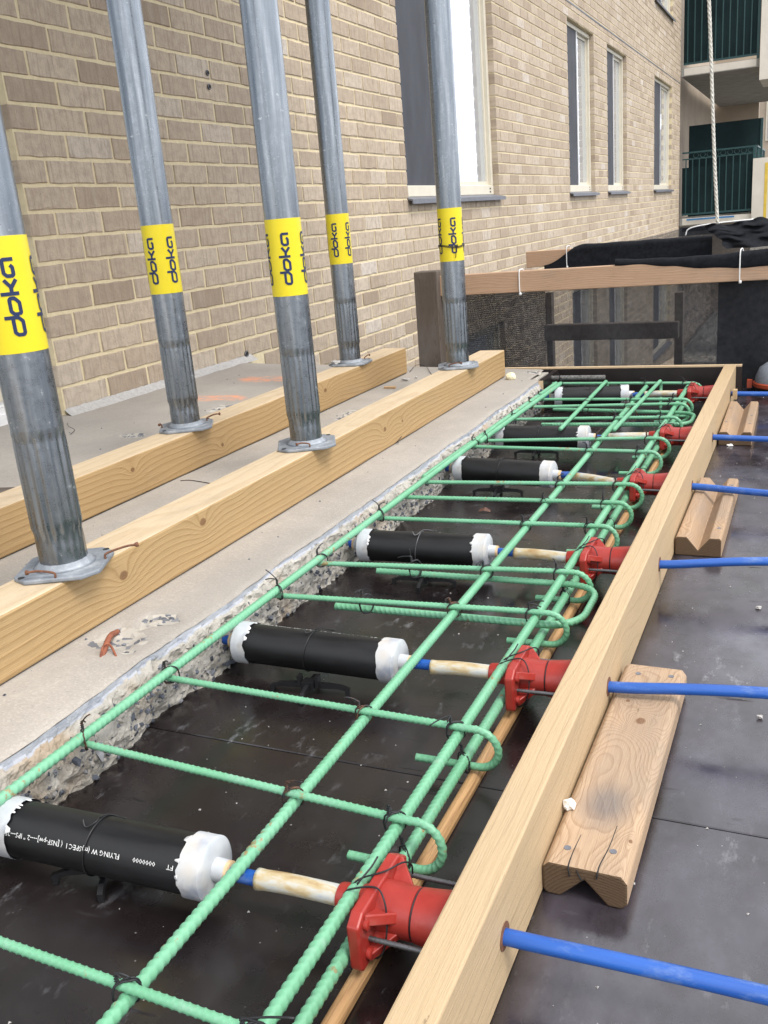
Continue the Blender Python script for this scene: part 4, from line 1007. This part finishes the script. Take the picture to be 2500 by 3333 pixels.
def net(name, fn, nu_, nv_, label, mat='netting', scale=(1, 1)):
    v = []; wv = []
    for i in range(nu_ + 1):
        for j in range(nv_ + 1): p = fn(i / nu_, j / nv_); v.append(p); wv.append((i / nu_ * scale[0], j / nv_ * scale[1], 0))
    n = nv_ + 1; f = [(i * n + j, (i + 1) * n + j, (i + 1) * n + j + 1, i * n + j + 1) for i in range(nu_) for j in range(nv_)]
    o = mesh(name, v, f, mat, None, True); a_ = o.data.attributes.new('weave', 'FLOAT_VECTOR', 'POINT'); a_.data.foreach_set('vector', np.array(wv, np.float32).ravel())
    return tag(o, label, 'netting')
def f1(u, t):
    x = -1.27 + 2.3 * u; z = .40 - .75 * t
    return (x, 3.365 + .010 * nz3((x, z, 0), 5) + .014 * nz3((x * 2, z * .6, 4), 4) + .006 * math.sin(x * 23 + z * 9), z)
net('debris_netting', f1, 110, 40, 'black debris netting hanging below the timber guard rail', scale=(2.3, .75))
XN = float(at(1775, 1000, 1, 3.39)[0])
def f1c(u, t):
    x = -1.27 + (XN + 1.27) * u; z = .405 - .75 * t
    return (x, 3.385 + .016 * math.sin(x * 22 + z * 9 + nz3((x, z, 0), 3)) + .008 * nz3((x, z, 3), 4), z)
net('debris_netting', f1c, 60, 40, 'gathered second layer of black netting left of the mid rail', 'netting_dense', scale=(.8, 1.1))
def f1b(u, t):
    x = -.29 + 1.25 * u; z = .41 - .75 * t
    return (x, 3.395 + .008 * nz3((x, z, 9), 6), z)
net('debris_netting', f1b, 50, 20, 'doubled black netting panel at the right below the guard rail', 'net_solid', (1.2, .75))
def f2(u, t):                               # roll of net along the top of the rail, sagging
    x = -.62 + 1.6 * u; a_ = t * 5.2 - 1.2
    r_ = .012 + .016 * min(1, u * 1.6) + .007 * nz3((x * 3, 0, 1), 3); zc = .440 + .012 * min(1, u * 2) + .012 * math.sin(x * 5)
    return (x, 3.325 - r_ * 1.1 * math.cos(a_), zc + r_ * math.sin(a_) - (.022 * max(0, math.sin((x + .5) * 4.4)) if math.sin(a_) < 0 else 0))
net('netting_roll', f2, 80, 16, 'black netting bunched along the top of the guard rail at right', 'net_solid')
def f3(u, t):
    x = -1.235 + .80 * u; a_ = t * 4.4 - .7
    rise = min(1, max(0, u * 4.2))
    rise = rise * rise * (3 - 2 * rise)
    zt = .365 + .088 * rise; r_ = .024
    zl = .34
    if t < .6: return (x, 4.725 - .004 + .004 * nz3((x, t, 0), 9), zl + (zt - zl) * t / .6)
    return (x, 4.725 + .07 * (t - .6) / .4, zt + .004 * nz3((x, t, 4), 12))
net('netting_drape', f3, 70, 14, 'black netting draped over the second timber rail', 'net_solid')
def f4(u, t):
    x = -.78 + 1.6 * u; return (x, 6.46 + .012 * nz3((x, t, 0), 5), .42 - .9 * t)
net('debris_netting', f4, 40, 16, 'sheer black netting hanging from the far top rail', scale=(1.6, .9))
def f5(u, t):                               # side run from second rail to the far rail
    y = 4.78 + 1.7 * u; x = -1.10 + .32 * u; return (x + .01 * nz3((y, t, 0), 4), y, .445 - .02 * math.sin(u * 3.1) - .8 * t)
net('debris_netting', f5, 30, 14, 'netting running back along the wall from the second rail', scale=(1.7, .8))
def f6(u, t):                               # heap of net at right
    x = -.47 + .42 * u + .11 * (1 - t); top_ = .515 + .02 * nz3((u * 3, 0, 0), 2) - .03 * abs(u - .55)
    return (x + .015 * nz3((u, t, 3), 5), 4.55 + .35 * t * .4 + .035 * nz3((u * 2, t * 2, 0), 3) + .008 * math.sin(u * 17 + t * 4), .40 + (top_ - .40) * t ** .8)
net('netting_heap', f6, 40, 24, 'heaped black netting at the right behind the guard rail', 'net_solid')
P = catmull([(-.755, 6.42, .40), (-.74, 6.42, .435), (-.68, 6.42, .452), (-.55, 6.42, .462), (-.35, 6.43, .468)], 8)
tag(tube('cord', P, .004, 'white_plastic', seg=6), 'thin white cord along the far netting rail', 'cord')
def ziptie(x, y, z0, z1, label, th=.022):
    mb = MB(); P = []
    for t in np.linspace(0, 1, 33):
        a_ = 2 * math.pi * t; ca, sa = math.cos(a_), math.sin(a_)
        P.append((x + .003 * ca, y + (th) * math.copysign(abs(ca) ** .3, ca), (z0 + z1) / 2 + (z1 - z0) / 2 * math.copysign(abs(sa) ** .3, sa)))
    v, f = sweep_vf(P, .0022, 6); mb.add(v, f); mb.box(x - .004, x + .004, y - th - .006, y - th + .001, z0 - .004, z0 + .005)
    tag(mb.build('zip_tie', 'white_plastic', None, True), label, 'zip tie')
ziptie(-.955, 3.33, .353, .438, 'white zip tie on the guard rail behind the bulkhead'); ziptie(-.215, 3.328, .358, .462, 'white zip tie over the bunched netting at right', .026)
ziptie(-1.115, 4.74, .352, .452, 'white zip tie on the second rail', .03); ziptie(-1.236, 3.33, .35, .437, 'white zip tie next to the weathered post')
# rope
P0, P1 = np.array([-.470, 4.2, 1.95]), np.array([-.362, 4.2, .52]); Pc = [P0 + (P1 - P0) * t + np.array([.006 * math.sin(t * 5), 0, 0]) for t in np.linspace(0, 1, 60)]
rp = empty('hanging_rope', P1); tag(rp, 'thick white twisted rope hanging in front of the green balcony', 'rope')
for k in range(3):
    Q = []
    base = resample(Pc, .006)
    for j, p in enumerate(base):
        a_ = j * .006 / .055 * 2 * math.pi + k * 2.094; Q.append(p + np.array([.0034 * math.cos(a_), .0034 * math.sin(a_), 0]) - P1)
    tube('strand', Q, .0040, 'rope_white', rp, 8)
# posts and props of the scaffold seen through the net
xp_ = at(1790, 1000, 1, 3.46)[0]
for k, (x, y, w_, lab) in enumerate([(xp_, 3.46, .011, 'slim dark post behind the netting at the left end of the mid rail'), (-.425, 3.47, .014, 'dark slim post carrying the right end of the mid rail')]):
    o = MB().box(-w_, w_, -.02, .02, -6.4, .34 - .02 * (k % 2)).build('scaffold_post', 'old_wood'); o.location = (x, y, 0); tag(o, lab, 'post', 'posts behind the netting')
# covered lamp at the right edge
t = tag(empty('covered_lamp', (-.075, 3.30, .0)), 'grey mesh covered dome with orange rim at the right edge', 'lamp')
lathe('dome', [(.085, .034), (.083, .05), (.072, .078), (.05, .094), (.02, .10), (.002, .1005)], 'dome_grey', t, 36)
lathe('rim', [(.088, .018), (.091, .021), (.091, .031), (.086, .034)], 'orange_plastic', t, 36); lathe('base', [(.082, .0), (.084, .018)], 'plastic_black', t, 36)
MB().box(-.108, -.092, -.01, .01, .012, .038).build('clip', 'orange_plastic', t)

# ------------------------------------------------------------------ far wing with balconies
YB = 17.3
wg = tag(empty('balcony_wing', (XW, YB, -6.5)), 'far building wing with green railed concrete balconies at upper right', 'building')
def wb(name, mat, *a, parent=None):
    x0, x1, y0, y1, z0, z1 = a; p = parent or wg
    return MB().box(x0 - XW, x1 - XW, y0 - YB, y1 - YB, z0 + 6.5, z1 + 6.5).build(name, mat, p)
wb('wall', 'tan_wall', -9, -1.3, 24.2, 24.5, -6.4, 9); wb('side_wall', 'tan_wall', XW - 3, XW - .13, 17.02, 24.2, -6.4, 9)
for (zt, nm) in ((2.63, 'a'), (.276, 'b'), (-2.08, 'c')):
    sl_ = wb('balcony_floor', 'soffit_concrete', XW - .02, -.62, YB - .01, 24.18, zt - .125, zt)
    wb('edge_patch', 'pier_cream', XW + .02, -.99, YB - .0135, YB - .0105, zt - .112, zt - .006, parent=sl_)
wb('pier', 'pier_cream', -.985, -.62, YB - .06, YB + 1.0, -2.2, 1.13); wb('pier', 'pier_cream', -.935, -.60, YB - .1, YB + 1.2, 2.3, 6)
wb('stain', 'yellow_stain', -.80, -.755, YB - .064, YB - .061, .1, 1.05)
def railing(z0, h, ring, panel_top):
    rl_ = MB().box(XW + .01 - XW, -.955 - XW, -.02, .02, z0 + h - .025 + 6.5, z0 + h + 6.5).build('railing', 'green_metal', wg)
    wb('bottom_rail', 'green_metal', XW + .01, -.955, YB - .012, YB + .012, z0 + .045, z0 + .075, parent=rl_)
    if ring: wb('mid_rail', 'green_metal', XW + .01, -.955, YB - .011, YB + .011, z0 + h - .125, z0 + h - .105, parent=rl_)
    k = 0; x = XW + .068
    while x < -1.0:
        wb('baluster', 'green_metal', x - .008, x + .008, YB - .008, YB + .008, z0 + .075, z0 + h - (.125 if ring else .025), parent=rl_)
        if ring and k > 0 and x + .05 < -1.0:
            P = [(x - XW + .053 + .041 * math.cos(a_), 0, z0 + h - .065 + 6.5 + .036 * math.sin(a_)) for a_ in np.linspace(0, 6.2832, 21)]; tube('ring', P, .005, 'green_metal', rl_, 6)
        x += .107; k += 1
    wb('post', 'green_metal', -.99, -.945, YB - .022, YB + .022, z0, z0 + h, parent=rl_)
    wb('mesh_screen', 'green_fabric', XW + .005, -.965, YB + .03, YB + .035, z0 + .05, panel_top, parent=rl_)
railing(.276, 1.06, True, 1.09); railing(2.63, 1.5, False, 4.0)
wb('privacy_screen', 'green_fabric', XW - .0, -.93, YB + .95, YB + .98, .28, 1.80); wb('privacy_post', 'green_metal', -.94, -.90, YB + .93, YB + .99, .28, 1.80)
sr = wb('side_railing', 'green_metal', -.945, -.925, YB + .03, YB + 2.6, 1.31, 1.335)
for k in range(14): wb('baluster', 'green_metal', -.943, -.927, YB + .2 + k * .17, YB + .216 + k * .17, .28, 1.31, parent=sr)
wb('blue_pipe', 'blue_plastic', XW + .1, -1.25, YB - .09, YB - .06, .235, .262)
fw_ = tag(empty('distant_block', (6, 34, -6.5)), 'distant tan block seen between the balconies', 'building')
MB().box(-10, -6.6, 0, 6, 0, 18).build('wall', 'tan_wall', fw_)
for k in range(3):
    wq = MB().box(-9.4 + k * .9, -8.9 + k * .9, -.03, -.005, 8.6, 10.0).build('window', 'frame_cream', fw_); MB().box(-9.35 + k * .9, -8.95 + k * .9, -.04, -.031, 8.65, 9.95).build('pane', 'window_glass', wq)

# ------------------------------------------------------------------ small things
def wire_piece(P, label, r_=.0009): tag(tube('loose_wire', catmull(P, 8), r_, 'wire_black', seg=6), label, 'wire')
def onslab(u, v, dz=.0015):
    p = at(u, v, 2, .11)
    for _ in range(3): p = at(u, v, 2, zslab(p[0]))
    return np.array([p[0], p[1], zslab(p[0]) + dz])
def cpx(i, x, y): 
    ox, oy = {3: (0, 700), 4: (1250, 700), 5: (0, 1600)}[i]; return ox + .7535 * x, oy + .7535 * y
wire_piece([onslab(*cpx(3, 780, 1150)), onslab(*cpx(3, 820, 1148)), onslab(*cpx(3, 870, 1155)), onslab(*cpx(3, 910, 1162))], 'short black wire lying on the slab between the beams')
wire_piece([onslab(*cpx(3, 292, 900), .002), onslab(*cpx(3, 300, 930), .012), onslab(*cpx(3, 325, 940), .008), onslab(*cpx(3, 305, 950), .002)], 'bent wire on the slab below the brick corner')
wire_piece([onslab(*cpx(4, 20, 1000)), onslab(*cpx(4, 60, 985), .006) , onslab(*cpx(4, 78, 972), .012), onslab(*cpx(4, 55, 972), .01), onslab(*cpx(4, 62, 992), .004)], 'looped wire at the foot of the front beam')
wire_piece([onslab(*cpx(4, 110, 680)), onslab(*cpx(4, 140, 660), .01), onslab(*cpx(4, 180, 662), .008), onslab(*cpx(4, 205, 690))], 'arched wire on the slab near the far beam end')
# wire round the far prop band
x5, y5 = -.984, 2.695; P = [(x5 + .0385 * math.cos(a_), y5 + .0385 * math.sin(a_), .552 + .004 * math.sin(a_ * 2) + .003 * a_ / 6) for a_ in np.linspace(0, 12.4, 70)]
a_ = cam_az(x5, y5) + .5; e = np.array([x5 + .039 * math.cos(a_), y5 + .039 * math.sin(a_), .552]); mb = MB().add(*sweep_vf(P, .0011, 6)); mb.add(*sweep_vf(catmull([e, e + [0, -.006, .008], e + [-.003, -.008, -.012], e + [-.006, -.006, -.03]], 6), .0011, 6))
tag(mb.build('wire_tie', 'wire_black', None, True), 'black wire wound round the far prop band', 'wire')
# rusty bar stub in the spall
P = catmull([onslab(*cpx(5, 430, 718), -.008), onslab(*cpx(5, 455, 690), .004), onslab(*cpx(5, 480, 640), .006), onslab(*cpx(5, 505, 590), -.006)], 6)
tag(tube('rusty_bar', P, .0042, 'rust_red', seg=10), 'rusty old bar exposed in the chipped slab', 'bar')
P = catmull([onslab(*cpx(5, 430, 722), -.004), onslab(*cpx(5, 450, 695), .009), onslab(*cpx(5, 480, 690), .010), onslab(*cpx(5, 508, 718), -.004)], 6)
tag(tube('rusty_wire', P, .0016, 'rust_red', seg=8), 'rusty wire loop arching from the chipped slab', 'wire')
def peb(c, r_, label, mat='stone_pale', sq=(1, .8, .6), seed=1): tag(lump('pebble', c, r_, mat, sq=sq, seed=seed, rough=.75), label, 'pebble')
peb((-.2055, .823, .043), .0062, 'white chip caught between the form board and nearest block', 'chip_white', (1, 1, .8), 3)
p = at(1250 + .7535 * 1620, 1600 + .7535 * 497, 2, .004); peb((p[0], p[1], .003), .0042, 'pale pebble on the dark deck at the right', seed=4)
p = at(1250 + .7535 * 1625, 1600 + .7535 * 972, 2, .003); peb((p[0], p[1], .003), .0035, 'small pale pebble on the deck right of the nearest block', seed=5)
peb((-1.392, 2.665, zb2 + .012), .016, 'flat grey stone lying on the far back prop plate', sq=(1, .6, .45), seed=6)
p = onslab(1319, 1240); peb((p[0], p[1], p[2] + .004), .010, 'grey stone on the slab between the beam ends', sq=(1.4, .7, .5), seed=7)
p = onslab(1355, 1232); peb((p[0], p[1], p[2] + .003), .005, 'tiny pale stone on the slab near the far prop', seed=8)
p = at(2377, 1450, 2, .002); peb((p[0], p[1], .003), .006, 'white chip in front of the farthest block', 'chip_white', (1.3, .8, .5), 9)
p = onslab(1270, 1265); o = MB().box(-.02, .02, -.004, .004, 0, .006).build('wood_offcut', 'chip_wood'); o.location = p; o.rotation_euler = (.2, 0, .1); tag(o, 'small wood offcut on the slab between the beams', 'wood chip')
p = onslab(45, 1612); o = MB().box(-.09, .09, -.02, .02, -.012, .012).build('wood_offcut', 'old_wood'); o.location = p; o.rotation_euler = (0, 0, .25); tag(o, 'old wood scrap in the broken slab at the far left', 'wood chip')
p = at(1050 + 1460 * .3617, 1400 + 728 * .3617, 2, .003)
lf = mesh('dry_leaf', [(-.014, -.004, 0), (0, -.006, .004), (.014, -.002, 0), (.012, .004, .003), (0, .005, .009), (-.012, .003, .004)], [(0, 1, 4, 5), (1, 2, 3, 4)], 'leaf_brown'); lf.location = (p[0], p[1], .002); tag(lf, 'dry brown leaf on the deck between the pipes', 'leaf')
# eye bolt and plugs on the wall
def plug(u, v, r_, label):
    p = at(u, v, 0, XW); q = tag(empty('wall_plug', p), label, 'wall plug')
    tube('ring', [(.004, r_ * math.cos(t), r_ * math.sin(t)) for t in np.linspace(0, 6.2832, 21)], r_ * .32, 'wire_grey', q, 8); lathe('hole', [(r_ * .8, 0), (r_ * .8, .003)], 'room_dark', q, 16, 'X')
plug(.7535 * 893, .7535 * 315, .008, 'upper metal plug in the bricks between the props'); plug(.7535 * 901, .7535 * 375, .008, 'lower metal plug in the bricks between the props'); plug(.7535 * 1062, 700 + .7535 * 600, .011, 'rusty eye bolt low on the brick wall')
# crumbs and grit: on deck and slab
mb = MB()
def crumb(x, y, z, r_):
    a_ = random.uniform(0, 6.28); vs = [(x + r_ * math.cos(a_ + k * 2.09 + random.uniform(-.4, .4)), y + r_ * math.sin(a_ + k * 2.09), z) for k in range(3)] + [(x, y, z + r_ * .8)]
    mb.add(vs, [(0, 1, 3), (1, 2, 3), (2, 0, 3), (2, 1, 0)])
for k in range(420):
    if random.random() < .55: x, y = random.uniform(-.205, .25), random.uniform(.45, 3.2)
    else: x, y = random.uniform(-.78, -.25), random.uniform(.35, 3.1)
    crumb(x, y, .0003, random.choice([.0006, .0008, .001, .0014, .002]))
stuff(tag(mb.build('deck_grit', 'stone_pale'), 'pale concrete grit scattered over the dark deck', 'grit'))
mb = MB()
for k in range(260):
    x, y = random.uniform(-1.95, -.84), random.uniform(.6, 3.15); crumb(x, y, zslab(x) + .0006, random.choice([.001, .0012, .0018, .003]))
stuff(tag(mb.build('slab_grit', 'aggregate'), 'dark concrete crumbs scattered over the slab', 'grit'))
